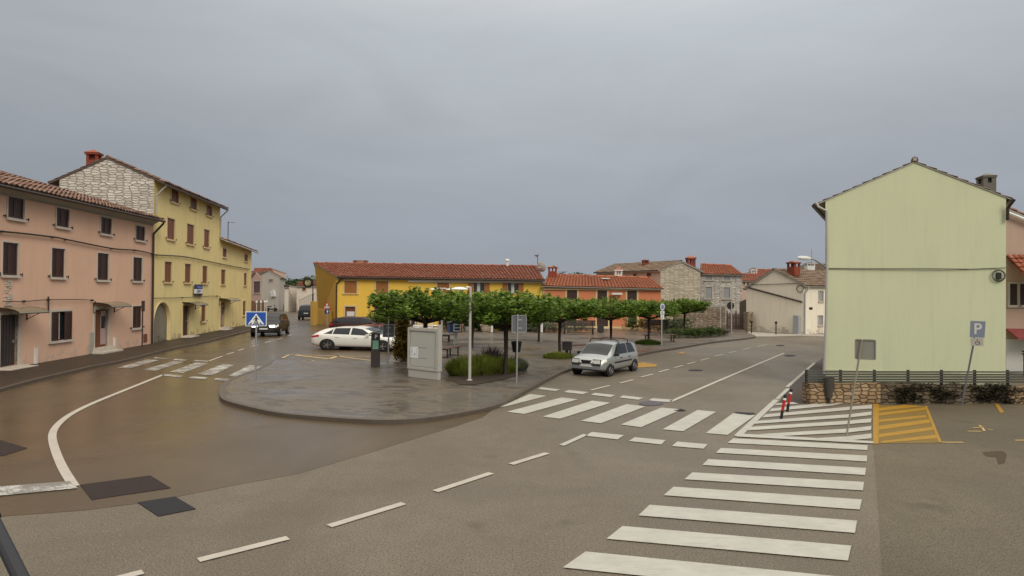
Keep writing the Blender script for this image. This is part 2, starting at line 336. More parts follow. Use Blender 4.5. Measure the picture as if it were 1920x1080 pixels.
S('near_crosswalk_markings', mb, M_WHITE)
mb = MB()
for q in [[(937, 764), (993, 739.5), (1025, 743), (948, 763)], [(950, 773), (1053, 746), (1084, 749.5), (983, 777)], [(1017, 782), (1110, 752), (1145, 756), (1050, 786)], [(1089, 790), (1175, 758.5), (1210, 763), (1127, 794.5)],
          [(1164, 797), (1240, 765), (1278, 768.5), (1202, 802)], [(1242, 806), (1308, 769.5), (1343, 773), (1281, 809.5)], [(1323, 813), (1375, 775.5), (1417, 779), (1364, 816.5)],
          [(1008, 730), (1015, 726.5), (1051, 731), (1041, 734)], [(1057, 736), (1066, 732), (1104, 736), (1093, 739.8)], [(1108, 741), (1115, 737.4), (1154, 741.4), (1145, 745.2)], [(1161, 746), (1168, 742.2), (1207, 746.4), (1197, 750.3)], [(1216, 751.5), (1223, 747.6), (1262, 750), (1256, 755)],
          [(1097, 818), (1110, 811), (1170, 817), (1158, 825)], [(1179, 828), (1190, 821), (1248, 826.5), (1240, 834.5)], [(1260, 837.5), (1270, 829), (1327, 834), (1319, 842.5)]]: quad(mb, q)
stripe(mb, (1053, 836), (1098, 815.5), .13)
S('far_crosswalk_markings', mb, M_WHITE)
mb = MB()
for a, b in [((958, 871.5), (1026, 850.5)), ((816, 922.5), (921, 888)), ((617, 988), (757, 945)), ((372, 1052), (540, 1010)), ((70, 1125), (268, 1074))]: stripe(mb, a, b, .14)
pk = [((1108, 732), (1143, 723.5)), ((1162, 719), (1187, 712.5)), ((1202, 707.5), (1224, 702)), ((1235, 698), (1254, 693)), ((1264, 690), (1280, 685.7)), ((1289, 683), (1304, 679)), ((1314, 676), (1329, 672)), ((1340, 668.5), (1356, 664.6)), ((1366, 662), (1381, 658.6)), ((1392, 656), (1408, 652.5)), ((1420, 650), (1438, 646.6))]
for a, b in pk: stripe(mb, a, b, .11)
stripe(mb, (1258, 753.5), (1344, 716), .13); stripe(mb, (1344, 716), (1470, 662.5), .13)
stripe(mb, (1476, 726), (1527, 681), .12)
S('lane_line_markings', mb, M_WORN)
# left crossing and curve line
mb = MB()
for q in [[(220, 690), (275, 674), (298, 676), (243, 691.3)], [(268, 694), (327, 677), (343, 679.6), (291, 696)], [(318, 698), (368, 680), (390, 682), (343, 700)], [(369, 702), (418, 683), (440, 685), (397, 704.5)], [(427, 705.5), (468, 685), (492, 687), (453, 708)],
          [(287, 672), (293, 670.2), (315, 672.7), (312, 674.3)], [(324, 675.3), (329, 673.2), (352, 675), (347, 677)], [(361, 677.5), (367, 675.5), (392, 676.3), (389, 678.8)], [(303, 704.3), (308, 701.5), (343, 705), (338, 708.5)], [(352, 709.3), (360, 706), (390, 708.5), (383, 711.5)], [(400, 713.3), (405, 709.7), (437, 711.5), (432, 715.5)]]: quad(mb, q)
S('left_crosswalk_markings', mb, M_VWORN)
mb = MB()
cl = smooth_line([G(*p) for p in [(306, 703), (233, 732.5), (185, 752), (150, 768), (123, 784), (105, 801), (98, 818), (103, 843), (117, 877), (139, 913)]], 5); c0, c1 = offset(cl, .075), offset(cl, -.075)
for i in range(len(cl) - 1): mb.poly([V2(c0[i]), V2(c0[i + 1]), V2(c1[i + 1]), V2(c1[i])], ZM)
for a, b in [((391, 677.6), (417, 668.2)), ((425, 665), (439, 660.7)), ((446, 658), (458, 654.3)), ((472, 650), (484, 646.4)), ((496, 643), (508, 639.7)), ((518, 637), (530, 634)), ((540, 630), (548, 627.5))]: stripe(mb, a, b, .11)
S('curved_line_markings', mb, M_WORN)
mb = MB(); quad(mb, [(-120, 926), (0, 914), (130, 904), (146, 917), (0, 931.5), (-120, 944)], ZM + .004); S('stop_line_marking', mb, markmat('road_paint_gravelly', (.55, .55, .52), .90))
# white hatched island
mb = MB(); z2 = ZM
stripe(mb, (1383, 818.5), (1456, 750), .16); stripe(mb, (1457, 749), (1478, 729), .12)
quad(mb, [(1392, 814.8), (1637, 829), (1637, 833), (1380, 820)], ZM + .007)
for q in [[(1456, 757.5), (1487, 755), (1497, 758), (1452, 760.5)], [(1447, 767), (1520, 759), (1586, 756.5), (1560, 761.5), (1442, 772.5)], [(1435, 778), (1597, 763.2), (1635, 759.6), (1635, 767), (1596, 769.5), (1429, 784)],
          [(1421, 790), (1595, 777.5), (1634, 772.6), (1634, 779.3), (1594, 783.8), (1413, 796)], [(1408, 801.5), (1591, 789.8), (1634, 785.6), (1633, 793), (1590, 796.5), (1399, 808.5)],
          [(1420, 815.5), (1588, 805), (1634, 799.8), (1633, 807.5), (1587, 812.5), (1466, 818.8)], [(1530, 822.8), (1591, 819), (1634, 814), (1634, 823), (1600, 826.3)]]: quad(mb, q, ZM + .003)
S('white_hatch_markings', mb, M_WHITE)
mb = MB()
for q in [[(1648, 766), (1697, 759.5), (1735, 762.5), (1648, 771)], [(1648, 775.5), (1734, 764.5), (1738, 769), (1648, 780.5)], [(1648, 788), (1736, 779), (1738, 783), (1648, 792.5)], [(1648, 799.5), (1743, 787), (1744, 793.5), (1648, 807)], [(1648, 815), (1750, 801), (1751, 807), (1648, 821.5)], [(1655, 828), (1758, 815.5), (1760, 822.5), (1650, 832)]]: quad(mb, q)
quad(mb, [(1637, 757), (1648, 758), (1647, 833), (1637, 833)]); quad(mb, [(1733, 762), (1738, 762), (1766, 831), (1760, 831)], ZM + .003); quad(mb, [(1865, 758), (1871, 757), (1883, 774), (1875, 775)])
S('yellow_hatch_markings', mb, M_YEL)
mb = MB(); quad(mb, [(1648, 760), (1734, 763), (1761, 831), (1647, 832)], ZM - .004); S('worn_yellow_marking', mb, markmat('yellow_residue', (.20, .12, .018), 1.0))
mb = MB(); stripe(mb, (1764, 830.3), (1806, 830.3), .07); stripe(mb, (1903, 826.5), (1990, 826), .07); stripe(mb, (1814, 809.5), (1840, 809.5), .06); stripe(mb, (1836, 798), (1842, 803), .05); stripe(mb, (1824, 803), (1842, 802), .05); stripe(mb, (1842, 803), (1846, 809), .05); stripe(mb, (1852, 806), (1863, 807), .05)
# disabled bay in front of the white car, zigzag and small symbol
stripe(mb, (529, 671.8), (543, 665.3), .13); stripe(mb, (543, 665.3), (700, 669.5), .13); stripe(mb, (548, 665.5), (618, 673.5), .22); stripe(mb, (618, 673), (636, 667.2), .22); stripe(mb, (628, 667.5), (700, 677), .16)
stripe(mb, (600, 679), (692, 683), .10); stripe(mb, (561, 677.5), (580, 675.3), .08); stripe(mb, (568, 679.3), (590, 677), .08); stripe(mb, (580, 675.3), (590, 677), .08)
S('pale_yellow_markings', mb, M_YELP)
mb = MB()
quad(mb, [(1186, 683), (1206, 679.5), (1232, 684), (1230, 688), (1196, 690)]); quad(mb, [(1272, 661), (1284, 659.5), (1283, 663), (1275, 664)]); S('yellow_patch_marking', mb, M_YEL)
# patches, covers
M_COV = mat('cast_cover', (.016, .015, .018), .6, spec=.25); M_COVR = painted('rusty_plate', (.022, .012, .010), .6, .5, 8); M_COVR.node_tree.nodes['Principled BSDF'].inputs['Specular IOR Level'].default_value = .25
def plate(name, label, pts, m, z=.012):
    P = [V2(G(*p)) for p in pts]; c = sum(P, Vector((0, 0))) / len(P); mb = MB()
    mb.poly(P, z)
    for i in range(len(P)): a, b = P[i], P[(i + 1) % len(P)]; mb.face([V3(a, 0), V3(b, 0), V3(b, z), V3(a, z)])
    return tag(build(name, mb, m, loc=(c.x, c.y, 0)), label, 'manhole cover')
plate('service_cover', 'large dark reddish service cover in the side street beside the curved white line', [(150, 910), (282, 892.5), (320, 916), (172, 938)], M_COVR)
plate('service_cover', 'smaller dark grey service cover in the coarse asphalt below the reddish one', [(258, 943), (328, 932), (367, 955), (297, 969)], M_COV)
plate('service_cover', 'dark brown service cover cut by the left edge of the picture', [(-30, 818), (0, 826), (51, 841), (8, 855), (-40, 858)], M_COVR)
def ell(cx, cy, rx, ry, n=20): return [(cx + rx * math.cos(2 * math.pi * k / n), cy + ry * math.sin(2 * math.pi * k / n)) for k in range(n)]
plate('manhole_cover', 'round purplish manhole cover at the corner of the far crosswalk', ell(1221, 757, 23, 4.2), mat('cover_iron', (.07, .055, .06), .4), .02)
plate('manhole_cover', 'small manhole cover in the right road beside the solid line', ell(1481, 667, 11, 1.6), M_COV, .012)
plate('manhole_cover', 'small manhole cover farthest up the right road', ell(1463, 648, 8, 1.2), M_COV, .012)
plate('drain_cover', 'thin dark drain cover right of the silver car beyond the dashed line', ell(1304, 694.5, 14, 1.6), M_COV, .012)
sheet('tar_patch', [G(*p) for p in [(1375, 775.5), (1380, 773.8), (1414, 775.5), (1417, 778), (1406, 779.5)]], M_COV, .024)
sheet('tar_patch', [G(*p) for p in [(1262, 771.5), (1277, 768), (1288, 771)]], M_COV, .024)
sheet('tar_patch', [G(*p) for p in [(1842, 848), (1880, 846), (1888, 852), (1884, 868), (1872, 872), (1868, 858), (1848, 856)]], mat('tar', (.075, .058, .036), .85, spec=.15), .009)
# ---------------------------------------------------------------- buildings
M_SHUT_D = painted('dark_brown_shutter', (.048, .020, .016), .5, .25, 6)
M_SHUT_B = painted('brown_shutter', (.17, .06, .028), .5, .2, 6)
M_SHUT_L = painted('light_brown_shutter', (.32, .13, .035), .5, .15, 6)
M_SURR = painted('window_stone', (.50, .45, .38), .8, .15, 4)
M_SURR_Y = painted('window_surround_cream', (.62, .48, .26), .8, .08, 4)
M_GLASS = mat('window_glass', (.03, .035, .04), .08, spec=.8)
M_DARK = mat('dark_inside', (.012, .011, .010), .9)
M_IRON = mat('dark_iron', (.02, .018, .017), .5, .3)
M_GUT = mat('brown_gutter', (.045, .028, .022), .45, .3)
M_GUTL = mat('pale_gutter', (.42, .40, .36), .5)
M_CURT = painted('white_curtain', (.55, .55, .52), .9)
M_SOFF = stucco('soffit_plaster', (.36, .34, .30), amt=.3)
M_WHT = painted('white_paint', (.66, .65, .62), .5, .05)
M_GALV = mat('galvanised_steel', (.42, .43, .43), .42, .75)
M_GREY = painted('grey_enamel', (.30, .31, .31), .45, .06)
T_OLD = tilemat('old_tiles', (.19, .075, .05), (.27, .13, .085), (.33, .20, .14))
T_PNK = tilemat('weathered_tiles', (.14, .06, .04), (.20, .105, .075), (.27, .18, .13))
T_RED = tilemat('red_tiles', (.30, .07, .035), (.36, .11, .06), (.38, .17, .11))
T_ORG = tilemat('orange_tiles', (.40, .11, .045), (.45, .15, .07), (.36, .12, .06))
T_BRN = tilemat('brown_tiles', (.15, .10, .07), (.20, .14, .095), (.24, .17, .12))
M_BRICK = stonewall('chimney_brick', ((.27, .055, .03), (.33, .08, .045), (.24, .05, .03)), (.20, .11, .08), .25, .08, .5)
def roof_slope(mb, E0, E1, R0, R1, pitch=.30, amp=.085, rows=None, thick=.09):
    """barrel tiles between the eave E0-E1 and the ridge R0-R1; each row a small step"""
    E0, E1, R0, R1 = map(Vector, (E0, E1, R0, R1))
    nc = max(2, round((E1 - E0).length / pitch)); nr = rows or max(2, round((R0 - E0).length / .36)); seg = 4
    nrm = (E1 - E0).cross(R0 - E0).normalized(); nrm = nrm if nrm.z > 0 else -nrm
    wav = [math.sin(math.pi * k / seg) for k in range(seg)]
    for r in range(nr):
        a, b = r / nr, (r + 1) / nr; vs_, fs = [], []; uv = []
        for vv, lift in ((a, .035), (b, 0.0)):
            p, q = E0.lerp(R0, vv), E1.lerp(R1, vv)
            for k in range(nc * seg + 1):
                ph = k % seg; jit = .012 * math.sin(k // seg * 7.3 + r * 3.1)
                vs_.append(p.lerp(q, k / (nc * seg)) + nrm * (amp * wav[ph] + lift + thick + (jit if lift else 0))); uv.append((k / seg, r + (0.02 if vv == a else .98)))
        w = nc * seg + 1
        for k in range(nc * seg): fs.append((k, k + 1, w + k + 1, w + k))
        mb.mesh(vs_, fs, 0, uv)
        if r == 0:
            low = [v - nrm * (thick * .8) for v in vs_[:w]]; mb.mesh(vs_[:w] + low, [(k, w + k, w + k + 1, k + 1) for k in range(w - 1)], 0, uv[:w] * 2)
def slab(mb, E0, E1, R0, R1, t=.08):
    P = [Vector(x) for x in (E0, E1, R1, R0)]; n = (P[1] - P[0]).cross(P[3] - P[0]).normalized(); n = n if n.z > 0 else -n
    mb.mesh(P + [p + n * t for p in P], [(0, 3, 2, 1), (4, 5, 6, 7), (0, 1, 5, 4), (1, 2, 6, 5), (2, 3, 7, 6), (3, 0, 4, 7)])
def facade(mb, P, d, n, L, z0, top, holes, depth=.16):
    """wall sheet with real openings; top = [(u, z), ...] outline left to right; holes = (u0, u1, z0, z1)"""
    zt = min(t[1] for t in top) - .02
    holes = [(max(.02, a), min(L - .02, b), max(z0 + .01, c), min(zt - .02, e)) for a, b, c, e in holes if b > .05 and a < L - .05]
    us = sorted({0, L, *[h[0] for h in holes], *[h[1] for h in holes]}); zs = sorted({z0, zt, *[h[2] for h in holes], *[h[3] for h in holes]})
    pt = lambda u, z, o=0: (P[0] + d[0] * u + n[0] * o, P[1] + d[1] * u + n[1] * o, z)
    for i in range(len(us) - 1):
        for j in range(len(zs) - 1):
            um, zm = (us[i] + us[i + 1]) / 2, (zs[j] + zs[j + 1]) / 2
            if any(h[0] < um < h[1] and h[2] < zm < h[3] for h in holes): continue
            q = [(us[i], zs[j]), (us[i + 1], zs[j]), (us[i + 1], zs[j + 1]), (us[i], zs[j + 1])]; mb.face([pt(*x) for x in q], q)
    q = [(0, zt), (L, zt)] + [t for t in reversed(top)]; mb.face([pt(*x) for x in q], q)
    for a, b, c, e in holes:
        for x, y in (((a, c), (b, c)), ((b, c), (b, e)), ((b, e), (a, e)), ((a, e), (a, c))): mb.face([pt(*x), pt(*y), pt(y[0], y[1], -depth), pt(x[0], x[1], -depth)], [x, y, y, x])
def win_box(P, d, box):
    x0, y0, x1, y1 = box; xm, ym = (x0 + x1) / 2, (y0 + y1) / 2
    u0, _ = hit(x0, ym, P, d); u1, _ = hit(x1, ym, P, d); _, zt = hit(xm, y0, P, d); _, zb = hit(xm, y1, P, d)
    return (min(u0, u1), max(u0, u1), zb, zt)
def window(root, P, d, n, h, mshut, msurr, kind='shut', slats=True, sw=.11, sill=True, depth=.10, surround=True, hook=False):
    u0, u1, z0, z1 = h; fr = MB()
    if surround:
        fr.wbox(P, d, n, u0 - sw, u0, z0, z1, -.05, .035); fr.wbox(P, d, n, u1, u1 + sw, z0, z1, -.05, .035); fr.wbox(P, d, n, u0 - sw, u1 + sw, z1, z1 + sw, -.05, .037)
    fr.wbox(P, d, n, u0, u1, z0, z1, -depth - .03, -depth)
    w = build('window', fr, msurr if kind != 'glass' else [msurr], root)
    if sill: s = MB(); s.wbox(P, d, n, u0 - sw * 1.3, u1 + sw * 1.3, z0 - .10, z0 - .001, -.06, .10); build('sill', s, msurr, w)
    def leaf(a, b, o, name='shutter'):
        s = MB(); f = .06 * (b - a) + .03
        if slats and b - a > .15:
            s.wbox(P, d, n, a, a + f, z0, z1, o, o + .045); s.wbox(P, d, n, b - f, b, z0, z1, o, o + .045); s.wbox(P, d, n, a + f, b - f, z0, z0 + .09, o + .002, o + .043); s.wbox(P, d, n, a + f, b - f, z1 - .09, z1, o + .002, o + .043)
            s.wbox(P, d, n, a + f, b - f, z0 + .09, z1 - .09, o, o + .008); k = max(4, int((z1 - z0 - .2) / .085)); st = (z1 - z0 - .2) / k
            for i in range(k): zc = z0 + .1 + st * (i + .2); s.wbox(P, d, n, a + f, b - f, zc, zc + st * .5, o + .008, o + .034)
        else:
            s.wbox(P, d, n, a, b, z0, z1, o, o + .035)
            for i in range(1, 3): uc = a + (b - a) * i / 3; s.wbox(P, d, n, uc - .012, uc + .012, z0 + .02, z1 - .02, o + .035, o + .044)
        build(name, s, mshut, w)
    m_ = (u0 + u1) / 2
    if hook:
        for u in (u0 - sw - .13, u1 + sw + .13): hk = MB(); hk.wbox(P, d, n, u - .045, u + .045, z0 + .02, z0 + .06, 0, .06); hk.wbox(P, d, n, u - .018, u + .018, z0 - .03, z0 + .1, .0605, .08); build('shutter_hook', hk, M_IRON, w)
    if kind == 'shut': leaf(u0 + .01, m_ - .006, -.07); leaf(m_ + .006, u1 - .01, -.07)
    else:
        g = MB(); g.wbox(P, d, n, u0, u1, z0, z1, -depth, -depth + .01); build('pane', g, M_GLASS, w)
        g = MB()
        for a, b in ((u0, u0 + .06), (u1 - .06, u1), (m_ - .03, m_ + .03)): g.wbox(P, d, n, a, b, z0, z1, -depth + .01, -depth + .05)
        g.wbox(P, d, n, u0 + .06, u1 - .06, z1 - .06, z1, -depth + .012, -depth + .048); g.wbox(P, d, n, u0 + .06, u1 - .06, z0, z0 + .06, -depth + .012, -depth + .048)
        build('window_frame', g, M_SHUT_D if kind != 'white' else M_WHT, w)
        if kind == 'open':
            W2 = (u1 - u0) * .5; leaf(u0 - W2, u0 - .01, .03); leaf(u1 + .01, u1 + W2, .03)
            c = MB(); c.wbox(P, d, n, m_ - .05 - (u1 - u0) * .14, m_ + (u1 - u0) * .1, z0 + .05, z1 - .05, -depth + .052, -depth + .06); build('curtain', c, M_CURT, w)
        if kind == 'ajar':
            W2 = (u1 - u0); leaf(u0, u0 + W2 * .33, .02); leaf(u1 - W2 * .36, u1, .05)
            c = MB(); c.wbox(P, d, n, u0 + W2 * .36, u0 + W2 * .5, z0 + .05, z1 - .05, -depth + .052, -depth + .06); build('curtain', c, M_CURT, w)
    return w
def hooks(root, P, d, n, hs, name='shutter_hook'):
    mb = MB()
    for u0, u1, z0, z1 in hs:
        for u in (u0 - .24, u1 + .24): mb.wbox(P, d, n, u - .04, u + .04, z0 + .02, z0 + .06, 0, .06); mb.wbox(P, d, n, u - .015, u + .015, z0 - .03, z0 + .1, .045, .065)
    if hs: build(name, mb, M_IRON, root)
def door(root, P, d, n, h, mdoor, msurr, panel=None, step=True, sw=.14):
    u0, u1, z0, z1 = h; fr = MB(); fr.wbox(P, d, n, u0 - sw, u0, z0, z1, -.10, .04); fr.wbox(P, d, n, u1, u1 + sw, z0, z1, -.10, .04); fr.wbox(P, d, n, u0 - sw, u1 + sw, z1, z1 + sw * 1.1, -.1, .042)
    f = build('door_frame', fr, msurr, root); dd = MB(); dd.wbox(P, d, n, u0, u1, z0, z1, -.16, -.11)
    k = max(2, int((u1 - u0) / .16))
    for i in range(k): a = u0 + (u1 - u0) * i / k; dd.wbox(P, d, n, a + .02, a + (u1 - u0) / k - .015, z0 + .08, z1 - .05, -.11, -.095)
    D = build('door', dd, mdoor, root); hd = MB(); hd.wbox(P, d, n, u1 - .16, u1 - .13, z0 + .9, z0 + 1.02, -.095, -.04); build('handle', hd, M_GALV, D)
    if panel:
        p = MB(); p.wbox(P, d, n, u0 + (u1 - u0) * .58, u1 - .05, z0 + .12, z1 - .08, -.09, -.07); build('door_leaf', p, panel, D)
        p = MB(); p.wbox(P, d, n, u0 + (u1 - u0) * .60, u1 - .10, z1 - .95, z1 - .35, -.07, -.06); build('door_glass', p, M_GLASS, D)
    if step:
        s = MB(); s.wbox(P, d, n, u0 - .3, u1 + .3, -.02, max(z0 - .17, .13), .0, .62); s.wbox(P, d, n, u0 - .2, u1 + .2, max(z0 - .17, .13), max(z0, .15) , -.02, .34); build('doorstep', s, M_SURR, root)
def canopy(root, P, d, n, u0, u1, z, out=.85, rise=.22):
    mb = MB(); K = 6; pr = [(out * math.sin(math.pi / 2 * i / K), z + rise * math.cos(math.pi / 2 * i / K)) for i in range(K + 1)]
    pt = lambda u, o, zz: (P[0] + d[0] * u + n[0] * o, P[1] + d[1] * u + n[1] * o, zz)
    for (o0, a), (o1, b) in zip(pr, pr[1:]):
        q = [pt(u0, o0, a), pt(u1, o0, a), pt(u1, o1, b), pt(u0, o1, b)]; mb.mesh(q + [(x, y, zz + .012) for x, y, zz in q], [(0, 3, 2, 1), (4, 5, 6, 7), (0, 1, 5, 4), (2, 3, 7, 6), (0, 4, 7, 3), (1, 2, 6, 5)])
    c = build('door_canopy', mb, M_CANO, root); mb = MB()
    for u in (u0, u1): mb.tube([pt(u, o, zz) for o, zz in pr], .022, 5); mb.tube([pt(u, .02, z - .32), pt(u, .02, z + rise)], .022, 5); mb.tube([pt(u, .02, z - .28), pt(u, out * .7, z + .02)], .016, 5)
    mb.tube([pt(u0, out, z), pt(u1, out, z)], .02, 5); build('canopy_bracket', mb, M_IRON, c)
M_CANO = mat('smoked_canopy', (.20, .17, .11), .25)
def chimney(root, c, w, l, z0, z1, m, rot=0, cap=None, slots=True, lip=.07):
    M = Matrix.Translation((c[0], c[1], 0)) @ Matrix.Rotation(rot, 4, 'Z'); mb = MB(); h = z1 - z0
    def bx(cx, cy, cz, a, b, e, mm=0):
        vs_ = [M @ Vector((cx + x * a, cy + y * b, cz + z * e)) for z in (-1, 1) for y in (-1, 1) for x in (-1, 1)]
        uv = [(cx + x * a + cy + y * b, cz + z * e) for z in (-1, 1) for y in (-1, 1) for x in (-1, 1)]
        mb.mesh(vs_, [(0, 2, 3, 1), (4, 5, 7, 6), (0, 1, 5, 4), (2, 6, 7, 3), (0, 4, 6, 2), (1, 3, 7, 5)], mm, uv)
    zs = z0 + h * .62; bx(0, 0, (z0 + zs) / 2, w / 2, l / 2, (zs - z0) / 2)
    for x in (-1, 1):
        for y in (-1, 1): bx(x * (w / 2 - .07), y * (l / 2 - .07), zs + h * .11, .07, .07, h * .11)
    bx(0, 0, zs + h * .11, .05, l / 2 - .14, h * .109)
    bx(0, 0, zs + h * .26, w / 2 + lip, l / 2 + lip, h * .04)
    o = build('chimney', mb, m, root); mb = MB(); t = zs + h * .30; a, b = w / 2 + lip + .02, l / 2 + lip + .02
    mb.mesh([M @ Vector(p) for p in ((-a, -b, t), (a, -b, t), (a, b, t), (-a, b, t), (-a * .1, 0, t + h * .14), (a * .1, 0, t + h * .14))], [(0, 1, 5, 4), (1, 2, 5), (2, 3, 4, 5), (3, 0, 4), (3, 2, 1, 0)]); build('chimney_cap', mb, cap or T_OLD, o); return o
def house(name, label, F1, F2, B1, B2, zf, zb, zr, mwall, mroof, wins=(), msurr=None, over=.45, gutter=None, cat='house', mleft=None, mright=None, soffit=.0, gable_over=.12, soffm=None, ridge=None, rows=None, base=0):
    """four-cornered house, ridge between the middles of the two gable walls. zf = (left, right) eave heights in front"""
    F1, F2, B1, B2 = map(V2, (F1, F2, B1, B2)); t = thing(name, label, cat, (F1.x, F1.y, base), world=True)
    zf = zf if isinstance(zf, tuple) else (zf, zf); zb = zb if isinstance(zb, tuple) else (zb, zb); zr = zr if isinstance(zr, tuple) else (zr, zr)
    R1, R2 = ridge or ((F1 + B1) / 2, (F2 + B2) / 2)
    cen = (F1 + F2 + B1 + B2) / 4; d = (F2 - F1).normalized(); L = (F2 - F1).length; n = Vector((d.y, -d.x)); n = n if (F1 - cen).dot(n) > 0 else -n
    mb = MB(); facade(mb, F1, d, n, L, -.1, [(0, zf[0]), (L, zf[1])], [w[0] for w in wins]); build('wall', mb, mwall, t)
    mb = MB()
    for A, B, R, za, zc, zz, mm in ((F1, B1, R1, zf[0], zb[0], zr[0], mleft), (F2, B2, R2, zf[1], zb[1], zr[1], mright)):
        g = MB(); l = (B - A).length; r = (R - A).length
        g.face([V3(A, -.1), V3(B, -.1), V3(B, zc), V3(R, zz), V3(A, za)], [(0, -.1), (l, -.1), (l, zc), (r, zz), (0, za)]); build('gable_wall', g, mm or mwall, t)
    g = MB(); g.face([V3(B1, -.1), V3(B2, -.1), V3(B2, zb[1]), V3(B1, zb[0])], [(0, -.1), (L, -.1), (L, zb[1]), (0, zb[0])]); build('back_wall', g, mwall, t)
    rf = MB(); sf = MB(); e = d * gable_over
    def sl(A1, A2, za, zc):
        E0, E1, Ra, Rb = V3(A1 - e, za), V3(A2 + e, zc), V3(R1 - e, zr[0]), V3(R2 + e, zr[1])
        s0, s1 = (E0 - Ra).normalized(), (E1 - Rb).normalized(); E0, E1 = E0 + s0 * over, E1 + s1 * over
        roof_slope(rf, E0, E1, Ra, Rb, rows=rows); slab(sf, E0, E1, Ra, Rb); return E0, E1
    Ef = sl(F1, F2, *zf); sl(B1, B2, *zb); rf.tube([V3(R1 - e, zr[0] + .10), V3(R2 + e, zr[1] + .10)], .11, 8); R_ = build('roof', rf, mroof, t); build('soffit', sf, soffm or M_SOFF, R_)
    if gutter:
        g = MB(); o = Vector((n.x, n.y, 0)) * .07; g.tube([Ef[0] + o + Vector((0, 0, .0)), Ef[1] + o], .065, 8); build('gutter', g, gutter, t)
    for h, w in wins:
        pass
    t['_w'] = 1
    return t, F1, d, n, L, Ef
def downpipe(root, top, wallpt, n, z0, m, r=.05, neck=.55):
    mb = MB(); w = Vector((wallpt[0] + n[0] * .08, wallpt[1] + n[1] * .08, 0)); t = Vector(top)
    mb.tube([t, t + Vector((0, 0, -.12)), Vector((w.x, w.y, t.z - neck)), Vector((w.x, w.y, t.z - neck - .2)), Vector((w.x, w.y, z0))], r, 8); return build('downpipe', mb, m, root)
def along(P, d, u, n=None, o=0): return Vector((P.x + d.x * u + (n.x * o if n else 0), P.y + d.y * u + (n.y * o if n else 0)))
def topz(P, d, px, py): return hit(px, py, P, d)[1]

# --- pink row house on the left
W_PINK = stucco('pink_stucco', (.68, .435, .31), (.38, .34, .29), .45)
n0 = Vector((dP.y, -dP.x)); n0 = n0 if n0.x > 0 else -n0; bk = -n0
F1, F2 = PA0, V2(PB); z_at0 = hit(0, 343, F1, dP); z_at1 = hit(296, 411, F1, dP)
sl_ = (z_at1[1] - z_at0[1]) / (z_at1[0] - z_at0[0]); Lp = (F2 - F1).length; ze = (z_at0[1] - sl_ * z_at0[0] - .02, z_at0[1] + sl_ * (Lp - z_at0[0]) - .02)
pw = [((14, 370, 45, 410), 's'), ((105, 391, 129, 426), 's'), ((188.5, 408, 208.5, 439), 's'), ((254, 424, 271, 451), 's'), ((4, 455, 33, 516), 's'), ((96, 466, 121, 520), 's'), ((182, 475, 203, 525), 's'), ((249, 483, 266, 527), 's'), ((95, 584, 131, 638), 'ajar'), ((248, 574, 265, 615), 's'), ((-1, 590, 33, 687), 'd'), ((177, 580, 202, 651), 'd2'), ((270, 628, 274, 640), 'vent')]
wins = [(win_box(F1, dP, b), k) for b, k in pw]
up = [w for w in wins]
pink, P_, d_, n_, L_, Ef = house('row_house', 'pink plastered two storey row house with dark louvred shutters along the left pavement', F1, F2, F1 + bk * 5.4, F2 + bk * 5.4, ze, ze, (ze[0] + 1.2, ze[1] + .8), W_PINK, T_PNK, wins, over=.55, gutter=M_GUT, soffm=M_SOFF)
for h, k in wins:
    if k == 's': window(pink, P_, d_, n_, h, M_SHUT_D, M_SURR, sw=.06, hook=True)
    elif k == 'ajar': window(pink, P_, d_, n_, h, M_SHUT_D, M_SURR, 'ajar')
    elif k == 'd': door(pink, P_, d_, n_, h, painted('dark_door', (.035, .026, .026), .5), M_SURR)
    elif k == 'd2': door(pink, P_, d_, n_, h, M_SHUT_B, M_SURR, panel=painted('pink_white_door', (.42, .30, .28), .5))
    else: mb = MB(); mb.wbox(P_, d_, n_, h[0] - .08, h[1] + .08, h[2] - .05, h[3] + .05, -.1, .03); build('meter_box', mb, M_SHUT_B, pink)
mb = MB(); zc0, zc1 = hit(0, 359, P_, d_)[1], hit(292, 425, P_, d_)[1]
pt = lambda u, o, z: (P_.x + d_.x * u + n_.x * o, P_.y + d_.y * u + n_.y * o, z)
zA = ze[0] - .38; zB = ze[1] - .38
mb.mesh([pt(0, .0, zA), pt(L_, .0, zB), pt(L_, .42, ze[1] - .13), pt(0, .42, ze[0] - .13), pt(0, .0, ze[0] - .02), pt(L_, 0, ze[1] - .02)], [(0, 1, 2, 3), (3, 2, 5, 4), (0, 3, 4), (1, 5, 2)]); mb.tube([pt(0, .03, zA - .02), pt(L_, .03, zB - .02)], .03, 5); build('cornice', mb, M_SOFF, pink)
canopy(pink, P_, d_, n_, hit(-8, 580, P_, d_)[0], hit(50, 580, P_, d_)[0], hit(40, 586, P_, d_)[1])
canopy(pink, P_, d_, n_, hit(175, 570, P_, d_)[0], hit(214, 570, P_, d_)[0], hit(200, 575, P_, d_)[1])
downpipe(pink, (Ef[1] + Vector((n_.x, n_.y, 0)) * .05 - V3(d_, 0) * .12), along(P_, d_, L_ - .10), n_, .1, M_GUT, .06, .75)
mb = MB()   # worn relief crest between the windows
cu, cz = hit(15, 548, P_, d_)
rc = random.Random(3)
for i in range(11):
    for j in range(3):
        if rc.random() < .78: cx_ = cu - .14 + j * .14 + rc.uniform(-.03, .03); mb.wbox(P_, d_, n_, cx_ - rc.uniform(.03, .06), cx_ + rc.uniform(.03, .06), cz - .44 + i * .085, cz - .38 + i * .085, 0, rc.uniform(.02, .06))
mb.wbox(P_, d_, n_, cu - .22, cu + .22, cz - .52, cz - .47, 0, .06); build('stone_crest', mb, M_SURR, pink)
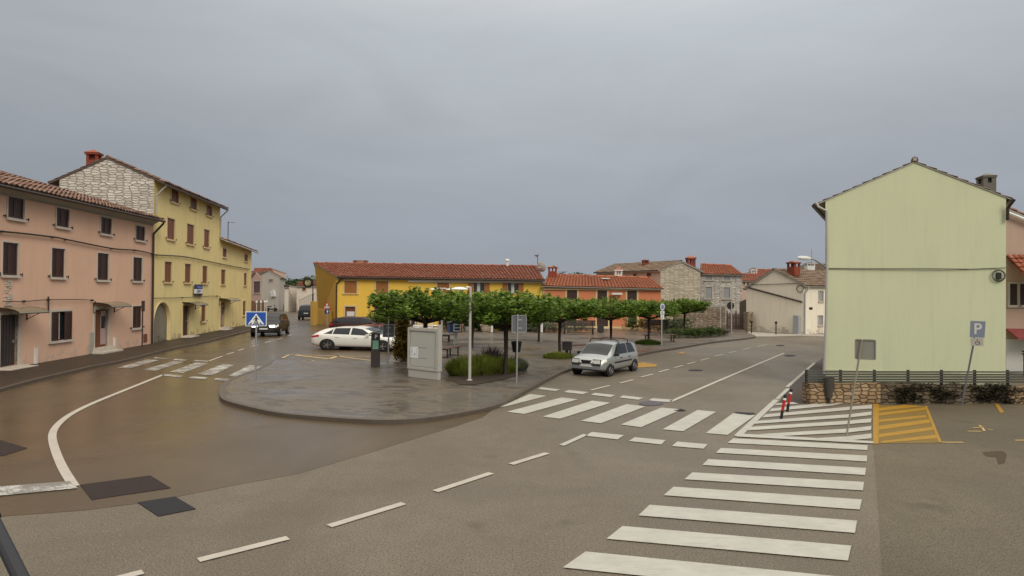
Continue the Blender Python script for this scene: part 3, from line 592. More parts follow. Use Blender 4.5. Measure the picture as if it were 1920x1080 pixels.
for px in (75, 222): mb = MB(); u, z = hit(px, 0, P_, d_); mb.wbox(P_, d_, n_, u - .06, u + .06, .1, .75, 0.0, .10); build('wall_stub_pipe', mb, M_WHT, pink)
mb = MB(); u, z = hit(171, 650, P_, d_); mb.wbox(P_, d_, n_, u - .2, u + .12, .12, 1.15, 0, .05); build('plaster_patch', mb, M_SOFF, pink)

# --- tall yellow house with stone gable
W_YEL = stucco('straw_stucco', (.76, .62, .29), (.38, .28, .19), .8)
W_STN = stonewall('pale_limestone', ((.60, .55, .48), (.74, .69, .61), (.46, .42, .36)), (.22, .185, .15), .42, .145, .9)
F1 = V2(PB) + dY * .05; uB = hit(411, 560, F1, dY)[0]; F2 = F1 + dY * uB; n1 = Vector((dY.y, -dY.x)); n1 = n1 if n1.x > 0 else -n1; bk = -n1
za, zb_ = topz(F1, dY, 306, 344), topz(F1, dY, 412, 387)
yw = [((321, 356, 334, 380), 't'), ((357, 372, 368, 393), 't'), ((387, 386, 397, 405), 't'), ((313, 410, 327, 449), 's'), ((350, 421, 363, 458), 's'), ((382, 431, 392, 464), 's'), ((308, 491, 321, 529), 's'), ((346, 495, 357, 530), 's'), ((379, 499, 388, 531), 's'), ((342, 573, 354, 629), 'd'), ((377, 571, 385, 603), 's'), ((287, 568, 318, 641), 'arch')]
wins = [(win_box(F1, dY, b), k) for b, k in yw]
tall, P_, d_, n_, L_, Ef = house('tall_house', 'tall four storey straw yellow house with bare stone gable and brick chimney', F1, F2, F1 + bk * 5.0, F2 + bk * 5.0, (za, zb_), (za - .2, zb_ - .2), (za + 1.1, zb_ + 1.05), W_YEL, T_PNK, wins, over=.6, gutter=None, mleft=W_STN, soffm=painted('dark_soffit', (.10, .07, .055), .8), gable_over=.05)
for h, k in wins:
    if k in 'ts': window(tall, P_, d_, n_, h, M_SHUT_B, M_SURR_Y, slats=False, sw=.09, hook=True)
    elif k == 'd': door(tall, P_, d_, n_, h, M_SHUT_D, M_SURR_Y)
    else:
        u0, u1, z0, z1 = h; mb = MB(); mb.wbox(P_, d_, n_, u0 - .01, u1 + .01, z0, z1, -.19, -.158); build('arch_infill', mb, stucco('grey_patchy_plaster', (.22, .195, .145), (.10, .07, .045), .9, .25), tall)
        mb = MB(); K = 12; c = (u0 + u1) / 2; r = (u1 - u0) / 2; zc = z1 - r * 1.0; pt = lambda u, z, o: (P_.x + d_.x * u + n_.x * o, P_.y + d_.y * u + n_.y * o, z)
        for s in (-1, 1):
            arc = [(c + s * r * math.cos(math.pi / 2 * i / K), zc + r * math.sin(math.pi / 2 * i / K)) for i in range(K + 1)]
            for (a, b), (a2, b2) in zip(arc, arc[1:]):
                mb.face([pt(a, b, .004), pt(a2, b2, .004), pt(a2, z1 + .02, .004), pt(a, z1 + .02, .004)], [(a, b), (a2, b2), (a2, z1), (a, z1)]); mb.face([pt(a, b, .004), pt(a2, b2, .004), pt(a2, b2, -.15), pt(a, b, -.15)])
        build('arch_spandrel', mb, W_YEL, tall); mb = MB(); arc = [pt(c + (r + .07) * math.cos(math.pi * i / 18), zc + (r + .07) * math.sin(math.pi * i / 18), .01) for i in range(19)]; mb.tube([pt(u1 + .07, .1, .01)] + arc + [pt(u0 - .07, .1, .01)], .06, 6); build('arch_surround', mb, M_SURR_Y, tall)
mb = MB(); mb.tube([Ef[0] + Vector((0, 0, -.02)), Ef[1] + Vector((0, 0, -.02))], .06, 8); build('gutter', mb, M_GUT, tall)
downpipe(tall, Ef[0] + V3(d_, 0) * .25, along(P_, d_, .16), n_, ze[1] + .3, M_SOFF, .055, .7); downpipe(tall, Ef[1] - V3(d_, 0) * .2, along(P_, d_, L_ - .12), n_, topz(P_, d_, 411, 446), M_GUTL, .05, .6)
canopy(tall, P_, d_, n_, hit(342, 568, P_, d_)[0], hit(366, 568, P_, d_)[0], hit(360, 572, P_, d_)[1])
Rm = (P_ + P_ + bk * 5.0) / 2; q = atY(180, 318, Rm.y + .9)
chimney(tall, (P_ + bk * 3.55 + d_ * .75), .50, .62, za + .2, za + 1.65, M_BRICK, rot=math.atan2(d_.y, d_.x), cap=T_RED)
yellow_tall_end = F2
# --- low yellow wing
F1 = F2 + dY * .0; P0w = V2(PB) + dY * .05; uC = hit(471, 545, P0w, dY)[0]; F2 = P0w + dY * uC
za, zb_ = topz(P0w, dY, 412, 448), topz(P0w, dY, 471, 470)
yw = [((417, 466, 424, 482), 's'), ((458, 477, 464, 490), 's'), ((414, 506, 422, 533), 's'), ((457, 512, 462, 535), 's'), ((413, 568, 421, 613), 'd'), ((455, 565, 460, 591), 's')]
wins = [(win_box(F1, dY, b), k) for b, k in yw]
wing, P_, d_, n_, L_, Ef = house('low_house', 'lower yellow house joined to the far end of the tall yellow house', F1, F2, F1 + bk * 4.9, F2 + bk * 4.9, (za, zb_), (za, zb_), (za + .9, zb_ + .9), W_YEL, T_OLD, wins, over=.5, gutter=M_GUTL)
for h, k in wins:
    if k == 's': window(wing, P_, d_, n_, h, M_SHUT_B, M_SURR_Y, slats=False)
    else: door(wing, P_, d_, n_, h, M_SHUT_B, M_SURR_Y, panel=painted('pink_white_door2', (.42, .30, .26), .5))
canopy(wing, P_, d_, n_, hit(411, 562, P_, d_)[0], hit(431, 562, P_, d_)[0], hit(425, 564, P_, d_)[1])
mb = MB(); g = Ef[0] + V3(d_, .1) * .6; mb.tube([g, g + Vector((0, 0, 1.55))], .03, 5); mb.tube([g + Vector((0, 0, 1.5)), g + Vector((.6, -.1, 1.45))], .015, 5); build('antenna', mb, M_IRON, wing)

# --- long yellow house behind the plaza
W_YEL2 = stucco('bright_yellow_stucco', (.80, .52, .09), (.34, .22, .10), .35, .06)
D1, D2 = 60.0, 58.0
F1, F2 = V2(atY(630, 600, D1)), V2(atY(1017, 600, D2)); dM = (F2 - F1).normalized(); RL, RR = V2(atY(590, 500, 65.0)), V2(atY(1004, 500, 63.0))
B1, B2 = RL + Vector((-.5, 3.2)), RR + Vector((0, 3.2))
z0_, z1_ = topz(F1, dM, 633, 518), topz(F1, dM, 1017, 524)
yw = [((646, 527, 669, 550), 's'), ((705, 527.5, 728, 551), 's'), ((820, 526, 842, 550), 's'), ((888, 527, 908, 549), 'open'), ((952.5, 528, 972, 550), 'open'), ((647, 575, 666, 611), 'd'), ((703, 572, 712, 611), 'k'), ((765, 574, 782, 611), 'k'), ((822, 574, 842, 611), 'k'), ((890, 574, 908, 600), 's'), ((955, 574, 972, 600), 's')]
wins = [(win_box(F1, dM, b), k) for b, k in yw]
zrl, zrr = atY(590, 493, 65.0).z, atY(1004, 499, 63.0).z
mid, P_, d_, n_, L_, Ef = house('long_house', 'long bright yellow house with red tiled roof across the back of the plaza', F1, F2, B1, B2, (z0_, z1_), (z0_, z1_), (zrl - .1, zrr - .1), W_YEL2, T_RED, wins, over=.5, gutter=M_GUT, ridge=(RL, RR), mleft=stucco('shaded_yellow_stucco', (.55, .33, .07), (.34, .22, .10), .4, .08))  # left gable: its shade is put into a darker copy of the front yellow
for h, k in wins:
    if k == 's': window(mid, P_, d_, n_, h, M_SHUT_L, M_SURR_Y, slats=False, sw=.14)
    elif k == 'open': window(mid, P_, d_, n_, h, M_SHUT_L, M_SURR_Y, 'open', slats=False, sw=.06, depth=.14)
    elif k == 'd':
        door(mid, P_, d_, n_, h, M_SHUT_B, M_SURR_Y, step=False); mb = MB(); u, z = hit(657, 588, P_, d_); mb.wbox(P_, d_, n_, u - .38, u + .38, z - .25, z + .2, -.09, -.07); build('paper_notice', mb, M_WHT, mid)
    else: door(mid, P_, d_, n_, h, M_SHUT_D, M_SURR_Y, step=False, sw=.05)
mb = MB(); u = hit(766, 520, P_, d_)[0]; mb.wbox(P_, d_, n_, u, L_ + .1, z1_ - .34, z1_ - .12, 0, .16); build('cornice', mb, M_WHT, mid)
mb = MB(); mb.wbox(P_, d_, n_, 0.05, u, z0_ - .30, z0_ - .14, 0, .10); build('cornice', mb, M_SOFF, mid)
downpipe(mid, Ef[0] + V3(d_, 0) * .45, along(P_, d_, .05), n_, .05, M_GUT, .07, .6)
downpipe(mid, Ef[1], along(P_, d_, L_ + .1), n_, z1_ - 2.6, M_GUTL, .07, .6)
q = atY(951, 497, 63.0); mb = MB(); mb.lathe([(.14, q.z - .4), (.14, q.z + .25), (.14, q.z + .3)], 10, Matrix.Translation((q.x, q.y, 0))); mb.lathe([(.24, q.z + .38), (.24, q.z + .52), (.05, q.z + .62)], 10, Matrix.Translation((q.x, q.y, 0))); mb.tube([(q.x, q.y, q.z + .2), (q.x, q.y, q.z + .5)], .03, 5); build('flue_pipe', mb, M_WHT, mid)
q = atY(1008, 500, 61.5); mb = MB(); mb.tube([(q.x, q.y, q.z - .6), (q.x, q.y, q.z + 1.15)], .03, 5)
for k in range(5): mb.tube([(q.x - .35 + .05 * k, q.y, q.z + 1.1 - k * .03), (q.x + .15 - .05 * k, q.y + .2, q.z + 1.18 - k * .06)], .015, 4)
build('antenna', mb, M_IRON, mid)
q = atY(1015, 500.5, 60.5); A = Matrix.Translation(q) @ Matrix.Rotation(rad(55), 4, 'Z') @ Matrix.Rotation(rad(75), 4, 'Y') ; mb = MB(); mb.lathe([(.02, -.13), (.25, -.10), (.48, 0), (.5, .02), (.46, .02), (.24, -.07), (.02, -.1)], 18, A); mb.tube([A @ Vector((0, 0, -.1)), A @ Vector((0, .1, -.5))], .04, 6); build('satellite_dish', mb, M_GUTL, mid)
q = atY(676, 489.5, 65); mb = MB(); mb.box((q.x, q.y, q.z - .05), (.75, .2, .12)); build('ridge_vent', mb, T_OLD, mid)
# awning-dark annex in front of the yellow house
# --- orange house
W_ORG = stucco('orange_stucco', (.62, .225, .11), (.34, .24, .18), .3, .05)
F1 = V2(atY(1018.5, 600, 57.9)); F2 = V2(atY(1239, 600, 57.2)); dM = (F2 - F1).normalized(); z0_, z1_ = topz(F1, dM, 1025, 536), topz(F1, dM, 1239, 541)
RL, RR = V2(atY(1030, 500, 61.5)), V2(atY(1219, 500, 60.5)); zrl, zrr = atY(1030, 515, 61.5).z, atY(1219, 521, 60.5).z
yw = [((1063, 542, 1082, 563), 's'), ((1120, 543, 1138, 566), 's'), ((1176, 545, 1194, 566), 's'), ((1063, 589, 1081, 612), 's'), ((1119, 589, 1140, 616), 'd'), ((1178, 590, 1194, 608), 's')]
wins = [(win_box(F1, dM, b), k) for b, k in yw]
org, P_, d_, n_, L_, Ef = house('orange_house', 'orange two storey house with white window surrounds right of the long yellow house', F1, F2, F1 + (RL - F1) * 2, F2 + (RR - F2) * 2, (z0_, z1_), (z0_, z1_), (zrl - .1, zrr - .1), W_ORG, T_ORG, wins, over=.4, ridge=(RL, RR))
for h, k in wins:
    if k == 's': window(org, P_, d_, n_, h, M_SHUT_D, M_SURR_Y, slats=False, sw=.15)
    else: door(org, P_, d_, n_, h, M_SHUT_D, M_SURR_Y)
mb = MB(); mb.wbox(P_, d_, n_, 0, L_, min(z0_, z1_) - .20, min(z0_, z1_) - .06, 0, .14); build('cornice', mb, M_SURR_Y, org)
mb = MB(); mb.wbox(P_, d_, n_, 0, L_, 0, .28, 0, .05); build('plinth', mb, M_SURR_Y, org)
mb = MB(); u, z = hit(1156, 551, P_, d_); mb.wbox(P_, d_, n_, u - .45, u + .45, z - .08, z + .1, .2, .5); build('street_light_fixture', mb, M_WHT, org)
mb = MB(); q = atY(1135, 523.5, 59.5); mb.box((q.x, q.y, q.z + .06), (.35, .3, .05)); build('skylight', mb, M_WHT, org)
chimney(org, V2(atY(1036, 515, 60.8)), .8, .6, zrl - .5, atY(1036, 501, 60.8).z + .1, M_BRICK)
# --- pale house with grey roof and stone gable
W_PEACH = stucco('peach_stucco', (.62, .46, .36), amt=.4)
W_RUB = stonewall('rubble_limestone', ((.50, .44, .34), (.62, .56, .45), (.40, .35, .27)), (.24, .20, .15), .6, .16, .9)
W_RUB2 = stonewall('grey_limestone', ((.55, .52, .47), (.70, .67, .61), (.43, .41, .37)), (.26, .23, .20), .5, .17, .9)
C1 = V2(atY(1238, 560, 63.0)); L1 = V2(atY(1118, 560, 74.0)); v = (C1 - L1).normalized(); pr = Vector((-v.y, v.x)); pr = pr if pr.x > 0 else -pr
wins = [(win_box(L1, v, b), 's') for b in ((1187, 513, 1194, 524), (1213, 512, 1221, 524))]
zc, zl = topz(L1, v, 1236, 507), topz(L1, v, 1120, 511)
gst, P_, d_, n_, L_, Ef = house('stone_gable_house', 'peach house with grey brown roof and a bare rubble stone gable behind the orange house', L1, C1, L1 + pr * 5.0, C1 + pr * 5.0, (zl, zc), (zl, zc), (zl + .9, zc + .9), W_PEACH, T_BRN, wins, over=.35, mright=W_RUB)
for h, k in wins: window(gst, P_, d_, n_, h, M_SHUT_B, M_SURR_Y, slats=False, sw=.05)
q = atY(1295, 500, 66); chimney(gst, (q.x, q.y), .8, .8, zc - .3, atY(1295, 481, 66).z, M_BRICK, cap=T_RED)
q = atY(1210, 495, 68); chimney(gst, (q.x, q.y), .6, .6, zl + .3, atY(1210, 487, 68).z, M_BRICK)
q = atY(1159, 512, 62.5); chimney(gst, (q.x, q.y), .7, .7, q.z - 1.2, atY(1159, 503, 62.5).z, M_WHT, cap=T_RED)
# --- grey stone house
F1, F2 = V2(atY(1313, 560, 65.6)), V2(atY(1391, 560, 64.2)); dM = (F2 - F1).normalized(); z0_, z1_ = topz(F1, dM, 1320, 514), topz(F1, dM, 1390, 516)
RL, RR = V2(atY(1316, 500, 69.5)), V2(atY(1369, 500, 69.0))
wins = [(win_box(F1, dM, b), 's') for b in ((1323, 514, 1335, 525), (1357, 515, 1369, 526), (1323, 538, 1335, 560), (1357, 539, 1369, 560))]
gsh, P_, d_, n_, L_, Ef = house('stone_house', 'grey limestone house with pale shutters and orange roof behind the yard wall', F1, F2, F1 + (RL - F1) * 2, F2 + (RR - F2) * 2, (z0_, z1_), (z0_, z1_), (atY(1316, 497, 69.5).z, atY(1369, 499.5, 69).z), W_RUB2, T_ORG, wins, over=.25, ridge=(RL, RR))
M_SHUT_G = painted('grey_shutter', (.33, .34, .35), .5)
for h, k in wins: window(gsh, P_, d_, n_, h, M_SHUT_G, M_SURR, slats=False, sw=.13)
q = atY(1321, 495, 69); 
# --- yard wall, gate
def low_wall(name, label, A, B, h0, h1, th, m, cat='wall', cap=None):
    A, B = V2(A), V2(B); d = (B - A).normalized(); n = Vector((d.y, -d.x)); n = n if n.y < 0 else -n; L = (B - A).length
    t = thing(name, label, cat, (A.x, A.y, 0), world=True); mb = MB(); pt = lambda u, o, z: (A.x + d.x * u + n.x * o, A.y + d.y * u + n.y * o, z)
    K = max(2, int(L / .6)); us = [L * k / K for k in range(K + 1)]; hs = [h0 + (h1 - h0) * k / K + random.uniform(-.04, .04) for k in range(K + 1)]
    for o, s in ((th / 2, 1), (-th / 2, 1)):
        for k in range(K): mb.face([pt(us[k], o, -.05), pt(us[k + 1], o, -.05), pt(us[k + 1], o, hs[k + 1]), pt(us[k], o, hs[k])], [(us[k], 0), (us[k + 1], 0), (us[k + 1], hs[k + 1]), (us[k], hs[k])])
    for k in range(K): mb.face([pt(us[k], th / 2, hs[k]), pt(us[k + 1], th / 2, hs[k + 1]), pt(us[k + 1], -th / 2, hs[k + 1]), pt(us[k], -th / 2, hs[k])], [(us[k], 0), (us[k + 1], 0), (us[k + 1], th), (us[k], th)])
    for u, h in ((0, hs[0]), (L, hs[-1])): mb.face([pt(u, th / 2, -.05), pt(u, -th / 2, -.05), pt(u, -th / 2, h), pt(u, th / 2, h)], [(0, 0), (th, 0), (th, h), (0, h)])
    build('wall_body', mb, m, t); return t, A, d, n, L
W_YARD = stonewall('yard_stone', ((.30, .24, .17), (.40, .33, .25), (.22, .17, .12)), (.10, .08, .06), .4, .16, 1.0)
w1, *_ = low_wall('stone_wall', 'rough stone yard wall behind the last trees of the plaza', V2(atY(1262, 610, 60)), V2(atY(1360, 614, 58.5)), 1.9, 2.15, .45, W_YARD)
w2, *_ = low_wall('stone_pillar', 'narrow rough stone gate pillar left of the white house', V2(atY(1399, 614, 57.5)), V2(atY(1407, 614, 56.5)), 1.75, 1.75, .5, W_YARD, 'pillar')
t = thing('timber_gate', 'low brown timber gate between the yard wall and the stone pillar', 'gate', atY(1363, 610, 58.2) * Vector((1, 1, 0)) if False else V3(V2(atY(1363, 610, 58.2)), 0), world=True)
A, B = V2(atY(1363, 610, 58.2)), V2(atY(1397, 610, 57.6)); d = (B - A).normalized(); n = Vector((d.y, -d.x)); mb = MB(); L = (B - A).length; k = 12
for i in range(k): mb.wbox(A, d, n, L * i / k + .01, L * (i + 1) / k - .01, .05, 1.45 + .1 * (i % 2), 0, .04)
build('gate_boards', mb, painted('gate_brown', (.10, .06, .045), .7), t); mb = MB(); mb.wbox(A, d, n, 0, L, .3, .4, -.05, 0); mb.wbox(A, d, n, 0, L, 1.1, 1.2, -.05, 0)
for u in (0, L * .5, L): mb.wbox(A, d, n, u - .05, u + .05, 0, 1.75, -.14, -.05)
build('gate_frame', mb, M_IRON, t)
w3, *_ = low_wall('board_fence', 'tall weathered olive board fence in the gap left of the white house', V2(atY(1387, 600, 61)), V2(atY(1403, 600, 60)), 2.6, 2.9, .08, painted('olive_boards', (.11, .10, .06), .8), 'fence')
# --- white house with brown roof
W_WHT = stucco('stained_white_plaster', (.80, .73, .59), (.34, .28, .21), .55, .06)
F1 = V2(atY(1506, 600, 53.0)); G1 = V2(atY(1399, 600, 57.6)); gv = (F1 - G1).normalized(); sv = Vector((-gv.y, gv.x)); sv = sv if sv.x > 0 else -sv
F2 = F1 + sv * 9; B1 = G1; B2 = B1 + sv * 9
zfr = topz(F1, sv, 1507, 535); zbk = atY(1400, 541, 57.6).z; zri = atY(1455, 505, 55.3).z
wins = [(win_box(F1, sv, b), k) for b, k in (((1535, 546, 1543, 565), 's'), ((1534, 592, 1542, 610), 's'), ((1517, 576, 1524, 581), 'v'))]
wh, P_, d_, n_, L_, Ef = house('white_house', 'stained white house with plain gable at the bend of the right road', F1, F2, B1, B2, (zfr, zfr), (zbk, zbk), (zri - .1, zri - .1), W_WHT, T_BRN, wins, over=.3)
for h, k in wins:
    if k == 's': window(wh, P_, d_, n_, h, M_SHUT_G, M_SURR, slats=False, sw=.08)
    else: mb = MB(); mb.wbox(P_, d_, n_, h[0], h[1], h[2], h[3], -.12, -.05); build('vent_grille', mb, M_DARK, wh)
ng = Vector((gv.y, -gv.x)); ng = ng if ng.y < 0 else -ng
a0, a1 = hit(1400, 538, G1, gv), hit(1504, 566, G1, gv); mb = MB(); mb.tube([along(G1, gv, a0[0], ng, .05).to_3d() + Vector((0, 0, a0[1])), along(G1, gv, a1[0], ng, .05).to_3d() + Vector((0, 0, a1[1]))], .07, 6); build('old_roof_scar', mb, M_GUT, wh)
mb = MB(); L2 = (F1 - G1).length; a0, a1 = hit(1402, 534, G1, gv), hit(1500, 531, G1, gv); mb.tube([along(G1, gv, a0[0], ng, .06).to_3d() + Vector((0, 0, a0[1])), along(G1, gv, L2 * .5, ng, .06).to_3d() + Vector((0, 0, (a0[1] + a1[1]) / 2 - .02)), along(G1, gv, a1[0], ng, .06).to_3d() + Vector((0, 0, a1[1]))], .022, 5)
c = hit(1501, 541, G1, gv); ring = [along(G1, gv, c[0] + .3 * math.cos(a * .42), ng, .08).to_3d() + Vector((0, 0, c[1] + .3 * math.sin(a * .42))) for a in range(16)]; mb.tube(ring, .03, 5); build('wall_cable', mb, M_IRON, wh)
downpipe(wh, Ef[0] + V3(sv, 0) * .4, along(F1, sv, .1), n_, 0, M_SHUT_G, .07)
q = atY(1488, 500, 54.8); chimney(wh, (q.x, q.y), .75, .75, atY(1488, 517, 54.8).z, atY(1488, 490, 54.8).z, M_BRICK, cap=T_RED, rot=.5)
mb = MB(); a = L2 * .93; mb.wbox(G1, gv, ng, a - .35, a + .15, 0, 1.55, 0, .3); build('utility_cabinet', mb, M_SHUT_G, wh)
# --- distant houses
def simple_house(name, label, x0, x1, D, ye, yr, mw, mr, xr0=None, xr1=None, dep=7, wins=(), D1=None, gable=False, shut=M_SHUT_B):
    F1, F2 = V2(atY(x0, 560, D)), V2(atY(x1, 560, D1 or D)); d = (F2 - F1).normalized(); b = Vector((-d.y, d.x)) * dep
    ze = (atY(x0, ye, D).z, atY(x1, ye, D1 or D).z)
    RL, RR = F1 + b / 2, F2 + b / 2
    if xr0: RL = V2(atY(xr0, 500, RL.y))
    if xr1: RR = V2(atY(xr1, 500, RR.y))
    zr = (atY(xr0 or x0, yr, RL.y).z, atY(xr1 or x1, yr, RR.y).z); ws = [(win_box(F1, d, w), 's') for w in wins]
    h, P, d, n, L, Ef = house(name, label, F1, F2, F1 + b, F2 + b, ze, ze, zr, mw, mr, ws, over=.3, ridge=(RL, RR))
    for w, k in ws: window(h, P, d, n, w, shut, M_SURR, slats=False, sw=.08)
    return h
def gable_front(name, label, x0, x1, D0, D1, ye, ya, mw, mr, back, wins=(), over=.3, gover=.1, shut=M_SHUT_B, gut=None, xa=None, depth=.16, thin=False):
    A, B = V2(atY(x0, 560, D0)), V2(atY(x1, 560, D1)); d = (B - A).normalized(); n = Vector((d.y, -d.x)); n = n if n.y < 0 else -n
    t = thing(name, label, 'house', (A.x, A.y, 0), world=True); L = (B - A).length; za, zb = hit(x0, ye[0], A, d)[1], hit(x1, ye[1], A, d)[1]; ua, zp = hit(xa or (x0 + x1) / 2, ya, A, d)
    hs = [(win_box(A, d, w), 's') for w in wins]; mb = MB(); facade(mb, A, d, n, L, -.1, [(0, za), (ua, zp), (L, zb)], [h[0] for h in hs]); build('gable_wall', mb, mw, t)
    bv = V2(back); mb = MB()
    for P, z in ((A, za), (B, zb)): q = P + bv; l = bv.length; mb.face([V3(P, -.1), V3(q, -.1), V3(q, z), V3(P, z)], [(0, -.1), (l, -.1), (l, z), (0, z)])
    C = A + d * ua; q = [A + bv, B + bv, C + bv]; mb.face([V3(q[0], -.1), V3(q[1], -.1), V3(q[1], zb), V3(q[2], zp), V3(q[0], za)]); build('side_walls', mb, mw, t)
    f = bv.normalized() * gover; rf, sf = MB(), MB(); R0, R1 = V3(C - f, zp), V3(C + bv, zp)
    for P, z in ((A, za), (B, zb)):
        E0, E1 = V3(P - f, z), V3(P + bv, z); s = (E0 - R0).normalized() * (over if P is A or not thin else .16); E0 += s; E1 += s; roof_slope(rf, E0, E1, R0, R1, thick=.03 if thin else .09, amp=.045 if thin else .085); slab(sf, E0, E1, R0, R1, .03 if thin else .08)
        if gut: g = MB(); g.tube([E0, E1], .07, 8); build('gutter', g, gut, t)
    rf.tube([R0 + Vector((0, 0, .1)), R1 + Vector((0, 0, .1))], .11, 8); R_ = build('roof', rf, mr, t); build('soffit', sf, M_SOFF, R_)
    for h, k in hs: window(t, A, d, n, h, shut, M_SURR, slats=False, sw=.08, depth=min(.10, depth - .05))
    return t, A, d, n, L
W_PALE = stucco('pale_grey_plaster', (.50, .46, .40), amt=.5); W_CREAM = stucco('cream_plaster', (.60, .54, .46), amt=.4); W_PKP = stucco('pale_pink_plaster', (.52, .36, .29), amt=.3)
far1, A, d, n, L = gable_front('pale_house', 'pale grey gabled house beyond the low yellow house down the left street', 481, 524, 108, 104, (519, 521), 509, W_PALE, T_BRN, (-4.1, 14), wins=[(504, 524, 512, 526.5)])
for k, (x, y, w_, h_) in enumerate(((513, 548, 1.0, .45), (514, 553, 1.1, .5))): mb = MB(); u, z = hit(x, y, A, d); mb.wbox(A, d, n, u - w_ / 2, u + w_ / 2, z - h_ / 2, z + h_ / 2, 0, .35); build('air_conditioner', mb, M_WHT, far1)
far2, A, d, n, L = gable_front('narrow_gabled_house', 'narrow pale pink gabled house with a large brown shutter down the left street', 470, 489, 84, 82, (523, 523), 511, W_PKP, T_RED, (-3.6, 8), wins=[(475.5, 527.5, 488, 549)], shut=painted('mauve_shutter', (.11, .06, .06), .6))
simple_house('red_roofed_house', 'red roofed house showing above the pale grey gabled house', 474, 512, 135, 511, 504, W_PKP, T_RED, 478, 508)
far3 = simple_house('white_cottage', 'small white cottage with one window and outside stair left of the yellow gable', 556, 612, 98, 537.5, 530.5, W_CREAM, T_RED, 560, 610, 8, wins=[(567, 539, 573.5, 545.5)])
mb = MB(); q0, q1 = atY(560, 562, 96.8), atY(590, 548.5, 96.8); mb.tube([q0, q1], .06, 5); mb.tube([q0 + Vector((0, 0, .9)), q1 + Vector((0, 0, .9))], .04, 5)
for k in range(10): p = q0.lerp(q1, k / 9); mb.box((p.x, 97.3, p.z - .8), (.16, .5, .8))
build('outside_stair', mb, W_CREAM, None, loc=None) if False else None
st = build('outside_stair', mb, W_CREAM, far3)
simple_house('garden_shed', 'little white shed between the pale gabled house and the green field', 533.5, 541, 100, 539, 536.5, W_CREAM, T_BRN, 534.5, 540, 5)
simple_house('small_pink_house', 'pale pink house with red roof beyond the stone house, beside its right edge', 1388, 1420, 92, 527, 515, W_PKP, T_RED, 1390, 1418, wins=[(1393, 529, 1397, 534), (1400, 530, 1404, 535)])
rr = simple_house('far_roofed_house', 'far house whose red brown roof shows left of the white gable', 1408, 1466, 100, 519, 506.5, W_CREAM, T_RED, 1420, 1462)
q = atY(1412, 510, 97); chimney(rr, (q.x, q.y), .9, .9, q.z - 1.6, atY(1412, 503, 97).z, M_WHT, cap=T_BRN)
hb = simple_house('hillside_house', 'brownish roofed house behind the white house, against the edge of the green house', 1492, 1600, 82, 513, 497, W_PALE, T_BRN, 1512, 1590)
q = atY(1518, 498, 80); chimney(hb, (q.x, q.y), 1.0, .8, q.z - .7, atY(1518, 492.5, 80).z, M_WHT, cap=T_BRN); mb = MB(); q = atY(1522, 500, 79); mb.tube([q, (q.x, q.y, atY(1522, 468, 79).z)], .05, 5); build('antenna', mb, M_GALV, hb)
# --- green gabled house at the right
W_GRN = stucco('pale_green_stucco', (.575, .60, .40), (.34, .33, .24), .42, .05)
gr, GA, gd, gn, gL = gable_front('green_house', 'big pale green gabled house filling the right of the picture', 1547, 1886, 22.3, 21.3, (377, 371), 305, W_GRN, T_BRN, (5.2, 8.6), over=.42, gover=.03, thin=True, gut=M_GUT, xa=1715)
wp = lambda px, py, o=.05: (lambda h: along(GA, gd, h[0], gn, o).to_3d() + Vector((0, 0, h[1])))(hit(px, py, GA, gd))
mb = MB(); mb.tube([wp(1530, 380, .0), wp(1534, 388, .03), wp(1549, 396, .05), wp(1550, 480), wp(1548, 600), wp(1544, 700)], .045, 8); build('downpipe', mb, M_GUTL, gr)
mb = MB(); mb.tube([wp(1552, 503, .03), wp(1640, 503.5, .03), wp(1740, 503.5, .03), wp(1820, 504.5, .03), wp(1886, 502, .03)], .009, 5); mb.tube([wp(1552, 504, .03), wp(1630, 506, .04), wp(1760, 507, .04), wp(1868, 503, .04)], .008, 4); c = hit(1870.5, 517, GA, gd)
for rr_, ph in ((.19, 0), (.17, 1), (.205, 2)): mb.tube([along(GA, gd, c[0] + rr_ * math.cos(a * .35 + ph), gn, .05 + .01 * ph).to_3d() + Vector((0, 0, c[1] + rr_ * math.sin(a * .35 + ph))) for a in range(19)], .008, 5)
mb.wbox(GA, gd, gn, c[0] - .05, c[0] + .08, c[1] - .12, c[1] + .1, 0.003, .07); build('cable_coil', mb, M_IRON, gr)
cq = atY(1849, 350, 22.6); chimney(gr, (cq.x, cq.y), .40, .5, atY(1849, 372, 22.6).z, atY(1849, 328, 22.6).z, painted('grey_chimney', (.13, .12, .10), .8), cap=painted('chimney_tiles', (.16, .14, .10), .8), rot=-.2, lip=.02)
mb = MB(); mb.wbox(GA, gd, gn, .02, gL - .02, -.05, .62, .002, .05); build('plinth', mb, stucco('plinth_plaster', (.36, .36, .25), amt=.4), gr)
mb = MB(); z = hit(1714, 303, GA, gd); mb.wbox(GA, gd, gn, z[0] - .05, z[0] + .05, z[1] + .02, z[1] + .12, .03, .08); build('ridge_end', mb, M_SOFF, gr)
e0, e1 = wp(1886, 380, .1), wp(1892, 376, .3); mb = MB(); mb.tube([e1, e0 + Vector((0, 0, -.2)), e0 + Vector((0, 0, -.6))], .05, 6); build('gutter_outlet', mb, M_GUT, gr)
# street lamp on the green house corner
t = thing('street_lamp', 'curved grey street lamp arm fixed to the left corner of the green house', 'street lamp', wp(1549, 503, 0), world=True)
mb = MB(); p0 = wp(1552, 504, .02); D = p0.y; mb.tube([p0, atY(1538, 494, D - .15), atY(1527, 487, D - .3), atY(1517, 484.5, D - .4)], .03, 6); build('lamp_arm', mb, M_GALV, t)
mb = MB(); mb.tube([atY(1519, 485, D - .4), atY(1512, 484.2, D - .42), atY(1500, 483.6, D - .5), atY(1495, 483.3, D - .5)], [.05, .075, .07, .03], 8); build('lamp_head', mb, M_WHT, t)
